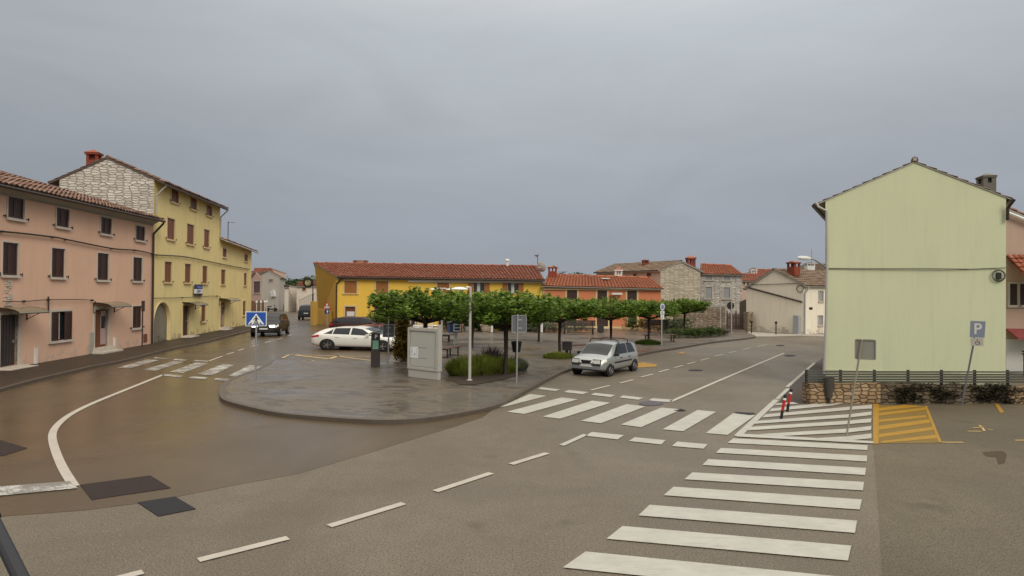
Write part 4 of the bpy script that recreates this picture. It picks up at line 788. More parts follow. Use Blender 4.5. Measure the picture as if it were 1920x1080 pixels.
# --- right edge house
W_PNK2 = stucco('faded_pink_plaster', (.47, .34, .27), amt=.4)
re_, A, d, n, L = gable_front('roadside_house', 'faded pink house partly hidden behind the right side of the green house', 1800, 2040, 27.5, 26.5, (400, 462), 372, W_PNK2, T_OLD, (6, 9), xa=1838, wins=[(1893, 532, 1908, 572), (1912, 532, 1930, 572)], shut=M_SHUT_D)
mb = MB(); h0, h1 = hit(1884, 399, A, d), hit(2030, 458, A, d); a, b = [along(A, d, h[0], n, .16).to_3d() + Vector((0, 0, h[1])) for h in (h0, h1)]; mb.tube([a, b], .07, 6); build('white_verge', mb, M_WHT, re_)
rf = MB(); zt, zb_ = hit(1900, 482, A, d)[1], hit(1900, 523, A - Vector((0, 1.3)), d)[1]; u0, u1 = hit(1886, 500, A, d)[0], hit(2030, 500, A, d)[0]; Ea, Eb = along(A, d, u0, n, 1.5), along(A, d, u1, n, 1.5)
roof_slope(rf, V3(Ea, zb_), V3(Eb, zb_), V3(along(A, d, u0), zt), V3(along(A, d, u1), zt), pitch=.2, amp=.05); slab(rf, V3(Ea, zb_), V3(Eb, zb_), V3(along(A, d, u0), zt), V3(along(A, d, u1), zt)); build('lean_to_roof', rf, T_RED, re_)
mb = MB(); za_ = hit(1900, 616, A, d)[1]; c0_, c1_ = along(A, d, u0, n, .02), along(A, d, u1, n, .02); o0, o1 = along(A, d, u0, n, .9), along(A, d, u1, n, .9)
mb.mesh([V3(c0_, za_), V3(c1_, za_), V3(o1, za_ - .32), V3(o0, za_ - .32), V3(c0_, za_ - .05), V3(c1_, za_ - .05), V3(o1, za_ - .42), V3(o0, za_ - .42)], [(0, 1, 2, 3), (7, 6, 5, 4), (3, 2, 6, 7), (0, 3, 7, 4), (1, 5, 6, 2)]); build('awning', mb, painted('faded_red_awning', (.24, .05, .05), .7), re_)
mb = MB(); mb.wbox(A, d, n, u0, u1, .0, za_ - .45, .002, .04); build('white_lower_wall', mb, M_WHT, re_)
mb = MB(); zr_ = hit(1900, 654, A, d)[1]
for zz in (zr_, zr_ - .12): mb.tube([V3(along(A, d, u0, n, 1.2), zz), V3(along(A, d, u1, n, 1.2), zz)], .03, 5)
for k in range(5): p = along(A, d, u0 + (u1 - u0) * k / 4 + .1, n, 1.2); mb.tube([V3(p, zr_), V3(p, 0)], .045, 6)
t = thing('handrail', 'black metal handrail in front of the faded pink house at the right edge', 'railing', (A.x, A.y, 0), world=True); build('rail', mb, M_IRON, t)
# --- terrace wall with slatted fence
WY = stonewall('terrace_stone', ((.33, .22, .12), (.45, .33, .21), (.20, .135, .08)), (.06, .045, .03), .26, .10, 1.0)
TA, TB = V2(G(1519, 757.5)), V2(G(1930, 757)); TB = TA + (TB - TA) * 1.25
M_ = lambda px: TA + (TB - TA) * ((V2(G(px, 757)) - TA).length / (TB - TA).length); o_ = Vector((0, .25)); WD = stonewall('dark_terrace_stone', ((.13, .10, .065), (.20, .155, .10), (.08, .062, .042)), (.04, .032, .022), .26, .10, 1.0)
tw, TA_, td, tn, tL = low_wall('terrace_wall', 'golden stone left end of the terrace wall behind the white hatching', TA + o_, M_(1650) + o_, .62, .58, .45, WY)
low_wall('terrace_wall', 'dark mossy middle stretch of the terrace wall below the slatted fence', M_(1650) + o_ + td * .01, M_(1890) + o_, .58, .50, .45, WD)
low_wall('terrace_wall', 'golden stone right end of the terrace wall at the right edge', M_(1890) + o_ + td * .01, TB + o_, .52, .46, .45, WY); tL = (TB - TA).length
t = thing('slatted_fence', 'dark horizontal slatted fence standing on the golden stone terrace wall', 'fence', (TA_.x, TA_.y, .5), world=True)
zt_ = atY(1700, 697, TA_.y).z; mb = MB()
for k in range(5): z = .60 + k * (zt_ - .60) / 4.6; mb.wbox(TA_, td, tn, 0, tL, z, z + .042, -.02, .02)
build('slats', mb, painted('fence_slats', (.055, .058, .045), .6), t)
for k in range(9): mb = MB(); u = .03 + (tL - .06) * k / 8; mb.wbox(TA_, td, tn, u - .03, u + .03, .4, zt_ + .03, -.08, -.02); build('post', mb, M_IRON, t)
# --- wall and pillar beside the yellow gable, with flower pots
W_YL = stucco('ochre_plaster', (.48, .30, .075), (.30, .22, .12), .6)
g0 = V2(atY(587, 600, 66)); g1 = V2(atY(629, 606, 59.5))
pw_, *_ = low_wall('ochre_wall', 'ochre garden wall running along the side of the long yellow house', V2(atY(588, 600, 63.5)), V2(atY(621, 600, 61.2)), 1.55, 1.45, .25, W_YL)
pp, *_ = low_wall('ochre_pillar', 'ochre gate pillar at the street end of the garden wall', V2(atY(585.5, 600, 61)), V2(atY(592, 600, 60.8)), 2.25, 2.25, .5, W_YL, 'pillar')
# --- far left street: board fence, field, hill, woods
t = thing('timber_fence', 'brown timber fence with white lantern posts past the low yellow house', 'fence', V3(V2(atY(472, 590, 76)), 0), world=True)
A, B = V2(atY(471, 590, 76)), V2(atY(496, 590, 80)); d = (B - A).normalized(); n = Vector((d.y, -d.x)); mb = MB(); L = (B - A).length; k = 26
for i in range(k): mb.wbox(A, d, n, L * i / k + .01, L * (i + 1) / k - .01, 0, 2.0 + .05 * math.sin(i), 0, .04)
build('fence_boards', mb, painted('rusty_boards', (.17, .085, .05), .8), t)
for i, x in enumerate((481, 489, 496, 500)):
    p = V2(atY(x, 590, 75.5 + i)); mb = MB(); mb.tube([V3(p, 0), V3(p, 1.75)], .05, 6); o = build('post', mb, M_SURR, t); mb = MB(); mb.lathe([(.07, 1.75), (.14, 1.85), (.11, 2.0), (.03, 2.05)], 8, Matrix.Translation((p.x, p.y, 0))); build('lantern', mb, M_WHT, o)
mb = MB(); NX, NY = 40, 14
vs_ = []
for j in range(NY):
    for i in range(NX):
        x = -330 + 660 * i / (NX - 1); y = 190 + 420 * j / (NY - 1); s = min(1, j / 8); vs_.append((x, y, -.1 + s * s * (3 - 2 * s) * (6.0 + 1.8 * math.sin(x * .021 + 1) + 1.0 * math.sin(x * .05 + y * .03)) ))
mb.mesh(vs_, [(j * NX + i, j * NX + i + 1, (j + 1) * NX + i + 1, (j + 1) * NX + i) for j in range(NY - 1) for i in range(NX - 1)]); hm = mat('field_green', (.09, .12, .035), .95); nn = N(hm); nn.col(nn.ramp(nn.noise(.05, 5, .6, nn.world()), [(.3, (.055, .085, .03)), (.5, (.12, .14, .05)), (.7, (.17, .15, .08))])); S('hill', mb, hm)
# ---------------------------------------------------------------- vegetation
L_MUL = leafmat('mulberry_leaf', (.075, .13, .018), (.165, .265, .035), (.30, .40, .07))
L_DRK = leafmat('oleander_leaf', (.025, .05, .016), (.055, .10, .028), (.11, .165, .05))
L_LAV = leafmat('lavender_leaf', (.14, .17, .03), (.24, .28, .045), (.34, .38, .07)); L_SIL = leafmat('silver_leaf', (.10, .12, .08), (.17, .20, .13), (.26, .29, .19)); L_YEL = leafmat('golden_leaf', (.11, .08, .014), (.20, .14, .022), (.30, .22, .035)); L_PUR = leafmat('lavender_bloom', (.07, .045, .06), (.11, .08, .09), (.16, .11, .12))
L_HDG = leafmat('hedge_leaf', (.035, .065, .012), (.07, .115, .018), (.13, .17, .03))
M_BARK = painted('wet_bark', (.022, .011, .006), .7, .35, 9)
def leaves(mb, c, r, n, size, rnd, flat=1.0, up=0):
    for _ in range(n):
        while True:
            p = Vector((rnd.uniform(-1, 1), rnd.uniform(-1, 1), rnd.uniform(-1, 1)))
            if p.length < 1: break
        p = Vector((c[0] + p.x * r[0], c[1] + p.y * r[1], c[2] + p.z * r[2])); s = size * rnd.uniform(.6, 1.3)
        a = rnd.uniform(0, 6.283); t = Vector((math.cos(a), math.sin(a), rnd.uniform(-.5, .5) + up)).normalized(); b = t.cross(Vector((rnd.uniform(-.6, .6), rnd.uniform(-.6, .6), 1))).normalized() * s * .36
        q = t * s; k = Vector((0, 0, -.12 * s)); mb.mesh([p - q * .5, p + b + k * .3, p + q * .5 + k, p - b + k * .3], [(0, 1, 2), (0, 2, 3)])
def mulberry(seed, W, H0, H1, spread=1.0):
    rnd = random.Random(seed); t = thing('mulberry_tree', '', 'tree', (0, 0, 0)); tr = MB(); fk = H0 - .12; lean = rnd.uniform(-.08, .08)
    tr.tube([(0, 0, -.05), (lean * .3, 0, .12), (lean, .02, fk * .5), (lean * .6, 0, fk), (lean * .6, 0, fk + .22)], [.12, .085, .072, .09, .12], 9)
    for i in range(7):
        a = i * .9 + rnd.uniform(-.3, .3); l = W * .5 * rnd.uniform(.6, .9); z = fk + .05
        pts = [(lean * .6, 0, z)]
        for k in (1, 2, 3): f = k / 3; pts.append((lean * .6 + math.cos(a) * l * f, math.sin(a) * l * f, z + .30 * f ** .6 + rnd.uniform(-.05, .06)))
        tr.tube(pts, [.075, .06, .045, .03], 6)
        for _ in range(3): f = rnd.uniform(.4, 1); b0 = Vector((lean * .6 + math.cos(a) * l * f, math.sin(a) * l * f, z + .3 * f ** .6)); tr.tube([b0, b0 + Vector((rnd.uniform(-.25, .25), rnd.uniform(-.25, .25), rnd.uniform(.3, .7)))], [.025, .008], 4)
    build('trunk', tr, M_BARK, t, smooth=60); cr_ = MB(); hc = (H0 + H1) / 2; hh = (H1 - H0) / 2
    for _ in range(150):
        a = rnd.uniform(0, 6.283); f = rnd.random() ** .5; c = (math.cos(a) * W * .44 * f, math.sin(a) * W * .44 * f * spread, hc + rnd.uniform(-.8, .75) * hh * (1.05 - .35 * f)); leaves(cr_, c, (.34, .34, .24), 40, .18, rnd)
    for _ in range(60):
        a = rnd.uniform(0, 6.283); f = rnd.random() ** .5; x, y = math.cos(a) * W * .47 * f, math.sin(a) * W * .47 * f * spread; h = rnd.uniform(.1, .34)
        for k in range(9): z = H1 - .22 + h * k / 8 - .25 * f * f; leaves(cr_, (x + .04 * k / 8, y, z), (.06, .06, .03), 2, .15, rnd, up=.5)
    build('crown', cr_, L_MUL, t); return t
GRP = 'pollarded mulberry trees on the plaza'
treespots = [((797, 690), 0, 'broad flat mulberry tree behind the grey display case, leftmost on the plaza'), ((884, 652), 1, 'mulberry tree in the second row behind the lamp post'), ((947, 703), 2, 'mulberry tree growing from the green lavender bed'), ((1050, 668), 1, 'mulberry tree with a dark litter box beside its trunk'),
             ((1145, 655), 0, 'mulberry tree rising right behind the silver car'), ((1217, 642), 2, 'mulberry tree in a round clipped ground patch right of the silver car'), ((1284, 628), 1, 'mulberry tree farthest right, before the rubble gable'), ((1010, 640), 2, 'mulberry tree between the square sign back and the silver car, second row'), ((728, 640), 2, 'small mulberry tree over the parked cars at the left end of the plaza') ]
protos = [mulberry(11, 4.7, 1.85, 3.12), mulberry(23, 4.3, 1.85, 3.05), mulberry(37, 4.5, 1.8, 3.1)]; used_ = [False] * 3
for (px, py), v, lab in treespots:
    p = G(px, py, KH - .01); o = protos[v]
    if used_[v]: o = copy_tree(o); o.rotation_euler = (0, 0, random.uniform(0, 6))
    used_[v] = True; o.location = p; o['label'] = lab; o['group'] = GRP
    s = {797: 1.05, 884: .98, 947: 1.03, 1050: .95, 1145: .93, 1217: .88, 1284: .92, 1010: .9, 728: .62}[px]; o.scale = (s * (1.05 if px > 1100 else 1.0), s, s)
def shrub(name, label, cat, p, r, n, leaf, size=.12, clumps=14, seed=1, stem=True, group=None, upright=False):
    rnd = random.Random(seed); t = thing(name, label, cat, p, group); mb = MB()
    for i in range(clumps):
        a = rnd.uniform(0, 6.283); f = rnd.random() ** .5; leaves(mb, (math.cos(a) * r[0] * .75 * f, math.sin(a) * r[1] * .75 * f, r[2] * rnd.uniform(.25, 1.75)), (r[0] * .35, r[1] * .35, r[2] * .4), n // clumps, size, rnd, up=1.2 if upright else 0)
    build('foliage', mb, leaf, t)
    if stem: mb = MB(); [mb.tube([(rnd.uniform(-.1, .1) * r[0], rnd.uniform(-.1, .1) * r[1], 0), (rnd.uniform(-.3, .3) * r[0], rnd.uniform(-.3, .3) * r[1], r[2] * 1.2)], .02, 4) for _ in range(4)]; build('stem', mb, M_BARK, t)
    return t
def tuft(name, label, px, py, r, h, leaf, n=900, size=.3, seed=3, cat='plant'):
    rnd = random.Random(seed); p = G(px, py, KH - .01); t = thing(name, label, cat, p); mb = MB()
    for _ in range(n):
        a = rnd.uniform(0, 6.283); f = rnd.random() ** .5; x, y = math.cos(a) * f * r * .8, math.sin(a) * f * r * .8; o = Vector((math.cos(a) * f * .7 + rnd.uniform(-.3, .3), math.sin(a) * f * .7 + rnd.uniform(-.3, .3), 1)).normalized() * h * rnd.uniform(.6, 1.15) * (1.05 - .45 * f * f)
        b = Vector((-math.sin(a + rnd.uniform(-1, 1)), math.cos(a), 0)).normalized() * .022; q = Vector((x, y, 0)); mb.mesh([q - b, q + b, q + o * .6 + b * .9, q + o, q + o * .6 - b * .9], [(0, 1, 2, 4), (4, 2, 3)])
    build('blades', mb, leaf, t); return t
tuft('lavender_bush', 'large yellowish green lavender mound at the left end of the planted bed', 872, 703, .72, .72, L_LAV, 2600, seed=4)
tuft('lavender_bush', 'yellowish green lavender mound in the bed right behind the tall lamp post', 905, 701, .70, .74, L_LAV, 2600, seed=5)
tuft('lavender_bush', 'green lavender mound at the foot of the mulberry trunk in the planted bed', 941, 699, .62, .62, L_LAV, 2200, seed=6)
tuft('lavender_bush', 'darker lavender mound at the right end of the planted bed beside the square sign back', 966, 695, .5, .55, L_SIL, 1300, seed=7)
tuft('flower_spikes', 'purplish seed spikes standing behind the lavender mounds', 921, 692, .55, .98, L_PUR, 500, seed=8)
sheet('planting_bed', [G(x, y, KH) for x, y in [(850, 715), (848, 700), (858, 688), (990, 688), (985, 700), (940, 713), (885, 722), (862, 721)]], painted('bed_soil', (.045, .03, .02), .9, .3, 5), KH + .012)
rnd = random.Random(9)
for i, (px, py) in enumerate([(865, 717), (897, 719), (890, 716), (933, 711), (947, 709), (975, 703)]):
    p = G(px, py, KH); mb = MB(); mb.lathe([(.02, 0), (.09, .01), (.11, .05), (.07, .09), (.01, .11)], 7, Matrix.Diagonal((1.3, 1, 1, 1)))
    tag(build('bed_stone', mb, M_SOFF, loc=(p.x, p.y, KH + .01)), ['small pale stone at the left front edge of the planted bed', 'small pale stone right of the lamp post foot', 'small pale stone left behind the lamp post foot', 'small pale stone below the mulberry lavender mound', 'small pale stone right of the one below the mulberry', 'small pale stone at the right end of the bed'][i], 'stone', 'pale stones edging the bed')
tuft('grass_patch', 'round grassy patch at the foot of the mulberry with the dark litter box', 1046, 671, .85, .30, L_LAV, 1600, seed=12); tuft('grass_patch', 'clipped green patch around the trunk right of the silver car', 1215, 645, .95, .30, L_HDG, 1700, seed=13)
def hedge(name, label, pts, h, w, leaf, n, size=.11, seed=5, cat='hedge'):
    rnd = random.Random(seed); P = [G(*p) for p in pts]; t = thing(name, label, cat, P[0], world=True); mb = MB(); tot = sum((P[i + 1] - P[i]).length for i in range(len(P) - 1))
    for i in range(len(P) - 1):
        a, b = P[i], P[i + 1]; k = int(n * (b - a).length / tot / 20)
        for _ in range(k): f = rnd.random(); c = a.lerp(b, f); leaves(mb, (c.x + rnd.uniform(-.5, .5) * w, c.y + rnd.uniform(-.5, .5) * w, KH + rnd.uniform(.12, h - .12)), (.22, .22, .14), 20, size, rnd, up=.4)
    build('foliage', mb, leaf, t); return t
hedge('lavender_hedge', 'long silvery lavender hedge in front of the orange house, left of the litter bin', [(975, 624), (1010, 625), (1060, 625), (1106, 625)], .85, .9, L_SIL, 6000, seed=31)
hedge('clipped_hedge', 'clipped dark green hedge right of the orange house door', [(1174, 622), (1215, 622.5), (1258, 623)], 1.15, 1.0, L_HDG, 6500, seed=32)
hedge('low_hedge', 'low spreading hedge along the kerb below the stone yard wall', [(1262, 636), (1290, 636), (1318, 634), (1345, 632)], .75, 1.1, L_HDG, 6500, seed=33)
hedge('lavender_patch', 'grey lavender tail at the right end of the low spreading hedge', [(1346, 631.5), (1362, 630.5)], .5, .7, L_PUR, 900, seed=34)
hedge('corner_bush', 'dark bush where the low hedge meets the bench', [(1252, 626), (1290, 622)], 1.2, 1.2, L_DRK, 3500, seed=35)
for i, px in enumerate((855, 878, 901, 925, 950, 985, 1020)):
    p = G(px, 619 + (i % 2), KH); shrub('oleander', ['tall oleander above the terracotta pot', 'tall oleander behind the tall lamp post', 'tall oleander above the pale pot', 'tall oleander left of the mulberry in the bed', 'tall oleander behind the bed mulberry trunk', 'tall oleander behind the square sign back', 'tall oleander nearest the orange house'][i], 'shrub', p, (1.3, .8, 1.1), 4200, L_DRK, .2, 40, 50 + i, group='oleanders screening the cafe terrace')
def pot(label, px, py, m, s=1.0):
    p = G(px, py, KH); t = thing('plant_pot', label, 'pot', p); mb = MB(); mb.lathe([(.24 * s, 0), (.30 * s, .08 * s), (.36 * s, .42 * s), (.42 * s, .46 * s), (.42 * s, .54 * s), (.37 * s, .54 * s), (.35 * s, .46 * s)], 16); b = build('pot_body', mb, m, t, smooth=40); mb = MB(); mb.lathe([(.34 * s, .47 * s), (.34 * s, .50 * s)], 14); build('soil', mb, M_BARK, b); return t
M_TERR = painted('terracotta', (.36, .15, .085), .8, .1)
pot('terracotta pot in front of the oleander screen', 859, 621.5, M_TERR, 1.1); pot('pale cream pot in front of the oleander screen', 910, 622, painted('cream_pot', (.50, .40, .30), .8, .1), 1.1); pot('small dark pot between the terracotta pot and the lamp post', 875, 621, M_GREY, .7); pot('small white pot just left of the pale cream pot', 900, 619, M_WHT, .7)
for i, (px, lab) in enumerate(((922, 'white bollard light right of the pale cream pot'), (1015.5, 'white bollard light in front of the silvery lavender hedge'))):
    p = G(px, 623.5, KH); t = thing('bollard_light', lab, 'bollard', p, 'white bollard lights on the plaza'); mb = MB(); mb.lathe([(.10, 0), (.10, .78), (.03, .84)], 12); build('post', mb, M_WHT, t, smooth=40); mb = MB(); mb.lathe([(.3, 0), (.3, .03)], 16); build('base_plate', mb, M_PAVE, t)
# tall golden conifer at the back of the display case
t = thing('golden_conifer', 'tall narrow golden brown conifer between the parked cars and the display case', 'shrub', G(754, 676, KH)); mb = MB(); rnd = random.Random(77)
for k in range(60): z = .15 + 2.0 * k / 60; r = .46 * (1 - .55 * (k / 60) ** 2); leaves(mb, (rnd.uniform(-.1, .1), rnd.uniform(-.1, .1), z), (r, r, .2), 70, .12, rnd, up=.8)
build('foliage', mb, L_YEL, t); mb = MB(); mb.tube([(0, 0, 0), (0, 0, 1.9)], [.06, .02], 6); build('stem', mb, M_BARK, t)
# trees behind the roofs, woods
def bushy_tree(name, label, x, D, ytop, w, leaf, seed, group=None, z0=0, n=46):
    p = atY(x, 560, D); H = atY(x, ytop, D).z - z0; rnd = random.Random(seed); t = thing(name, label, 'tree', (p.x, p.y, z0), group); mb = MB(); mb.tube([(0, 0, -.2), (.1, 0, H * .4), (0, .1, H * .75)], [.03 * H, .022 * H, .008 * H], 7); build('trunk', mb, M_BARK, t); mb = MB()
    for _ in range(n):
        a = rnd.uniform(0, 6.283); f = rnd.random() ** .5; zz = rnd.uniform(-1, 1); q = math.sqrt(1 - zz * zz * .8); leaves(mb, (math.cos(a) * w * f * q * .8, math.sin(a) * w * f * q * .8, H * .62 + zz * H * .3), (w * .25, w * .25, H * .09), 42, w * .13, rnd)
    build('crown', mb, leaf, t)
bushy_tree('far_tree', 'dark round tree showing above the orange roof right of the brick chimney', 1062, 84, 507, 3.2, L_DRK, 1); bushy_tree('far_tree', 'dark tree just left of the peach house roof edge', 1083, 90, 509.5, 2.8, L_DRK, 2); 
for i, (x, D, y, w) in enumerate(((541, 150, 525, 4), (548, 165, 528.5, 5), (556, 150, 523, 4.5), (565, 160, 521.5, 5), (574, 150, 519.5, 5), (583, 145, 524, 4))):
    bushy_tree('far_tree', ['tree beside the gutter of the pale grey house in the left street', 'low tree in the middle of the gap down the left street', 'tree left of the white cottage roof', 'tree above the left end of the white cottage roof', 'tallest tree behind the white cottage', 'tree between the white cottage and the yellow gable'][i], x, D, y, w, L_DRK, 90 + i, 'trees closing the left street')
mb = MB(); rnd = random.Random(5)
for _ in range(420): x = rnd.uniform(-330, 330); y = rnd.uniform(255, 330); leaves(mb, (x, y, 7 + rnd.uniform(-1, 2.5)), (5, 4, 2.4), 26, 1.7, rnd)
tag(build('distant_woods', mb, L_DRK), kind='stuff')
mb = MB(); rnd = random.Random(15)
for _ in range(260): x = rnd.uniform(-64, -44) ; y = rnd.uniform(112, 150); leaves(mb, (x, y, rnd.uniform(.1, 1.2)), (1.5, 1.5, .6), 20, .5, rnd)
tag(build('garden_greenery', mb, leafmat('garden_green', (.05, .085, .02), (.10, .14, .035), (.16, .19, .06))), kind='stuff')
# bush and plants on the terrace wall
for i, (px, lab) in enumerate(((1700, 'dark creeping shrub against the terrace wall near the yellow hatching'), (1765, 'dark straggly shrub left of the leaning parking sign post'), (1835, 'dark straggly shrub right of the leaning parking sign post'), (1878, 'dark shrub at the base of the golden stones by the right edge'))):
    p = G(px, 756, 0); shrub('creeping_shrub', lab, 'shrub', p, (.75, .28, .30), 1800, leafmat('dry_creeper', (.02, .02, .010), (.035, .035, .018), (.09, .075, .05)), .07, 26, 70 + i)
# ---------------------------------------------------------------- street furniture
def pole(mb, pa, pb, r, n=10): mb.tube([pa, pb], r, n)
def txt(s, root, size, M, m, name='lettering', ext=.003):
    c = bpy.data.curves.new(name, 'FONT'); c.body = s; c.size = size; c.align_x = 'CENTER'; c.align_y = 'CENTER'; c.extrude = ext; c.offset = size * .018; c.materials.append(m); f_o = bpy.data.objects.new(name, c); COL.objects.link(f_o); bpy.context.view_layer.update(); me = bpy.data.meshes.new_from_object(f_o.evaluated_get(bpy.context.evaluated_depsgraph_get())); bpy.data.objects.remove(f_o); o = bpy.data.objects.new(name, me); COL.objects.link(o); o.parent = root; o.matrix_local = M; return o
RX = Matrix.Rotation(rad(90), 4, 'X')
M_BLUE = mat('sign_blue', (.012, .075, .36), .4); M_WHS = mat('sign_white', (.75, .75, .73), .4); M_BLK = mat('sign_black', (.01, .01, .012), .5); M_RED = mat('sign_red', (.45, .02, .02), .4); M_SGREY = painted('sign_back_grey', (.12, .125, .14), .5, .06); M_NAVY = mat('sign_navy', (.02, .04, .13), .4)
def rect(mb, x0, x1, z0, z1, y0, y1): mb.box(((x0 + x1) / 2, (y0 + y1) / 2, (z0 + z1) / 2), (abs(x1 - x0) / 2, abs(y1 - y0) / 2, abs(z1 - z0) / 2))
def prism(mb, pts, y0, y1):
    """flat shape given in x, z, between two depths"""
    n = len(pts); v = [(x, y0, z) for x, z in pts] + [(x, y1, z) for x, z in pts]; T = tessellate_polygon([[Vector((x, z, 0)) for x, z in pts]])
    mb.mesh(v, [tuple(t) for t in T] + [tuple(n + k for k in t) for t in T] + [(i, (i + 1) % n, n + (i + 1) % n, n + i) for i in range(n)])
def face_cam(p): return math.atan2(p.x, p.y) * -1
# blue pedestrian crossing sign
p = G(479, 712, KH); s = (p.y) / FPX; t = thing('crossing_sign', 'blue square pedestrian crossing sign on a thin grey post beside the left crosswalk', 'road sign', p, rotz=rad(14)); ztop = atY(478, 584, p.y).z - KH; zbot = atY(478, 611.5, p.y).z - KH; w = .345; zc = (ztop + zbot) / 2; hw = (ztop - zbot) / 2
mb = MB(); pole(mb, (0, .03, 0), (0, .03, ztop - .04), .032); build('post', mb, M_GALV, t, smooth=40); mb = MB(); rect(mb, -w, w, zc - hw, zc + hw, -.015, 0); b = build('sign_panel', mb, M_WHS, t); mb = MB(); rect(mb, -w + .025, w - .025, zc - hw + .025, zc + hw - .025, -.020, -.0155); build('blue_field', mb, M_BLUE, b)
mb = MB(); prism(mb, [(-.27, zc - hw + .06), (.27, zc - hw + .06), (0, zc + hw - .07)], -.026, -.0205); build('white_triangle', mb, M_WHS, b)
mb = MB(); k = .5 / .5
mb.lathe([(.001, -.002), (.028, 0), (.001, .002)], 10, Matrix.Translation((.0, -.030, zc + .085)) @ RX)
prism(mb, [(-.03, zc + .05), (.035, zc + .055), (.03, zc - .06), (-.03, zc - .06)], -.032, -.027); prism(mb, [(-.03, zc - .055), (.0, zc - .055), (-.065, zc - .21), (-.10, zc - .21)], -.032, -.027); prism(mb, [(-.01, zc - .05), (.03, zc - .055), (.10, zc - .20), (.065, zc - .21)], -.032, -.027); prism(mb, [(-.03, zc + .045), (-.02, zc + .02), (-.08, zc - .05), (-.10, zc - .04)], -.032, -.027); prism(mb, [(.03, zc + .045), (.02, zc + .02), (.08, zc - .04), (.095, zc - .03)], -.032, -.027)
for x in (-.19, .0, .17): prism(mb, [(x - .03, zc - hw + .07), (x + .03, zc - hw + .07), (x * .75 + .015, zc - hw + .13), (x * .75 - .015, zc - hw + .13)], -.0315, -.0275)
build('walking_figure', mb, M_BLK, b)
# square sign backs
def back_sign(name, label, base, ztop, cx, cz, hw, hh, r=.032, tilt=None, base_z=None, brackets=True, grey=None, m=M_GALV):
    t = thing(name, label, 'road sign', base, rotz=face_cam(base)); mb = MB(); dx = tilt or 0; mb.tube([(0, 0, 0), (dx, 0, ztop)], r, 10); mb.lathe([(r * 1.15, ztop - .02), (r * 1.15, ztop + .02), (.005, ztop + .03)], 10, Matrix.Translation((dx, 0, 0))); build('post', mb, m, t, smooth=40); mb = MB(); rect(mb, cx - hw, cx + hw, cz - hh, cz + hh, r + .004, r + .018); P = build('sign_panel', mb, grey or M_SGREY, t)
    mb = MB()
    for sx in (-1, 1): rect(mb, cx + sx * hw - .012, cx + sx * hw + .012, cz - hh, cz + hh, r - .015, r + .003)
    for sz in (-1, 1): rect(mb, cx - hw + .012, cx + hw - .012, cz + sz * hh - .012, cz + sz * hh + .012, r - .015, r + .003)
    if brackets:
        for f in (-.5, .5): rect(mb, cx - .09, cx + .09, cz + f * hh - .025, cz + f * hh + .025, r - .01, r + .003)
    build('rim', mb, m, P); return t
b_ = G(968.5, 719, KH); D = b_.y; zz = lambda py, px=970: atY(px, py, D).z - KH
back_sign('sign_back', 'grey back of a square sign at the right end of the lavender bed', b_, zz(591), (972.5 - 968.5) * D / FPX, (zz(592) + zz(623)) / 2, 13.5 * D / FPX, (zz(592) - zz(623)) / 2, .03, tilt=.02)
b_ = G(728, 688, KH); D = b_.y; zz = lambda py, px=728: atY(px, py, D).z - KH
back_sign('sign_back', 'grey back of a small square sign on a taller post beside the parking meter', b_, zz(586), 0, (zz(608.5) + zz(632)) / 2, 10.5 * D / FPX, (zz(608.5) - zz(632)) / 2, .035)
b_ = G(1587, 819, 0); D = b_.y; zz = lambda py, px=1600: atY(px, py, D).z
back_sign('sign_back', 'dull grey back of a leaning sign standing in the white hatching', b_, zz(637), .37, (zz(636) + zz(672)) / 2, .20, (zz(636) - zz(672)) / 2, .022, tilt=.30, m=mat('dull_post', (.26, .24, .19), .6), brackets=False, grey=mat('faded_back', (.24, .24, .20), .6))
# parking sign at the right
b_ = G(1803, 760, 0); D = b_.y; zz = lambda py, px=1820: atY(px, py, D).z; t = thing('parking_sign', 'faded parking sign with a wheelchair plate on a leaning grey post by the terrace wall', 'road sign', b_, rotz=rad(-8)); lean = 24 * D / FPX
mb = MB(); mb.tube([(0, 0, 0), (lean * .8, 0, zz(650)), (lean, 0, zz(604))], .026, 8); build('post', mb, M_SGREY, t); z0, z1 = zz(632), zz(602); x0 = lean - .18; x1 = lean + .24; mb = MB(); prism(mb, [(x0, z0), (x1 - .03, z0 - .01), (x1, z1), (x0 + .02, z1 + .01)], -.05, -.03); b = build('sign_panel', mb, mat('faded_blue', (.17, .19, .25), .5), t)
txt('P', b, .44, Matrix.Translation(((x0 + x1) / 2 - .01, -.053, (z0 + z1) / 2)) @ RX, mat('faded_white', (.50, .50, .46), .5)); mb = MB(); rect(mb, x0 + .03, x1 - .06, zz(648), z0 - .02, -.05, -.03); b = build('wheelchair_plate', mb, mat('plate_grey', (.36, .34, .30), .5), t)
mb = MB(); cx = (x0 + x1) / 2 - .01; cz = (zz(648) + z0) / 2 - .03; mb.tube([(cx + .055 * math.cos(a * .45 + 2.2), -.053, cz + .055 * math.sin(a * .45 + 2.2)) for a in range(12)], .008, 4); mb.tube([(cx - .01, -.053, cz + .11), (cx, -.053, cz + .02), (cx + .05, -.053, cz + .01), (cx + .06, -.053, cz - .05)], .009, 4); build('wheelchair_symbol', mb, M_SGREY, b)
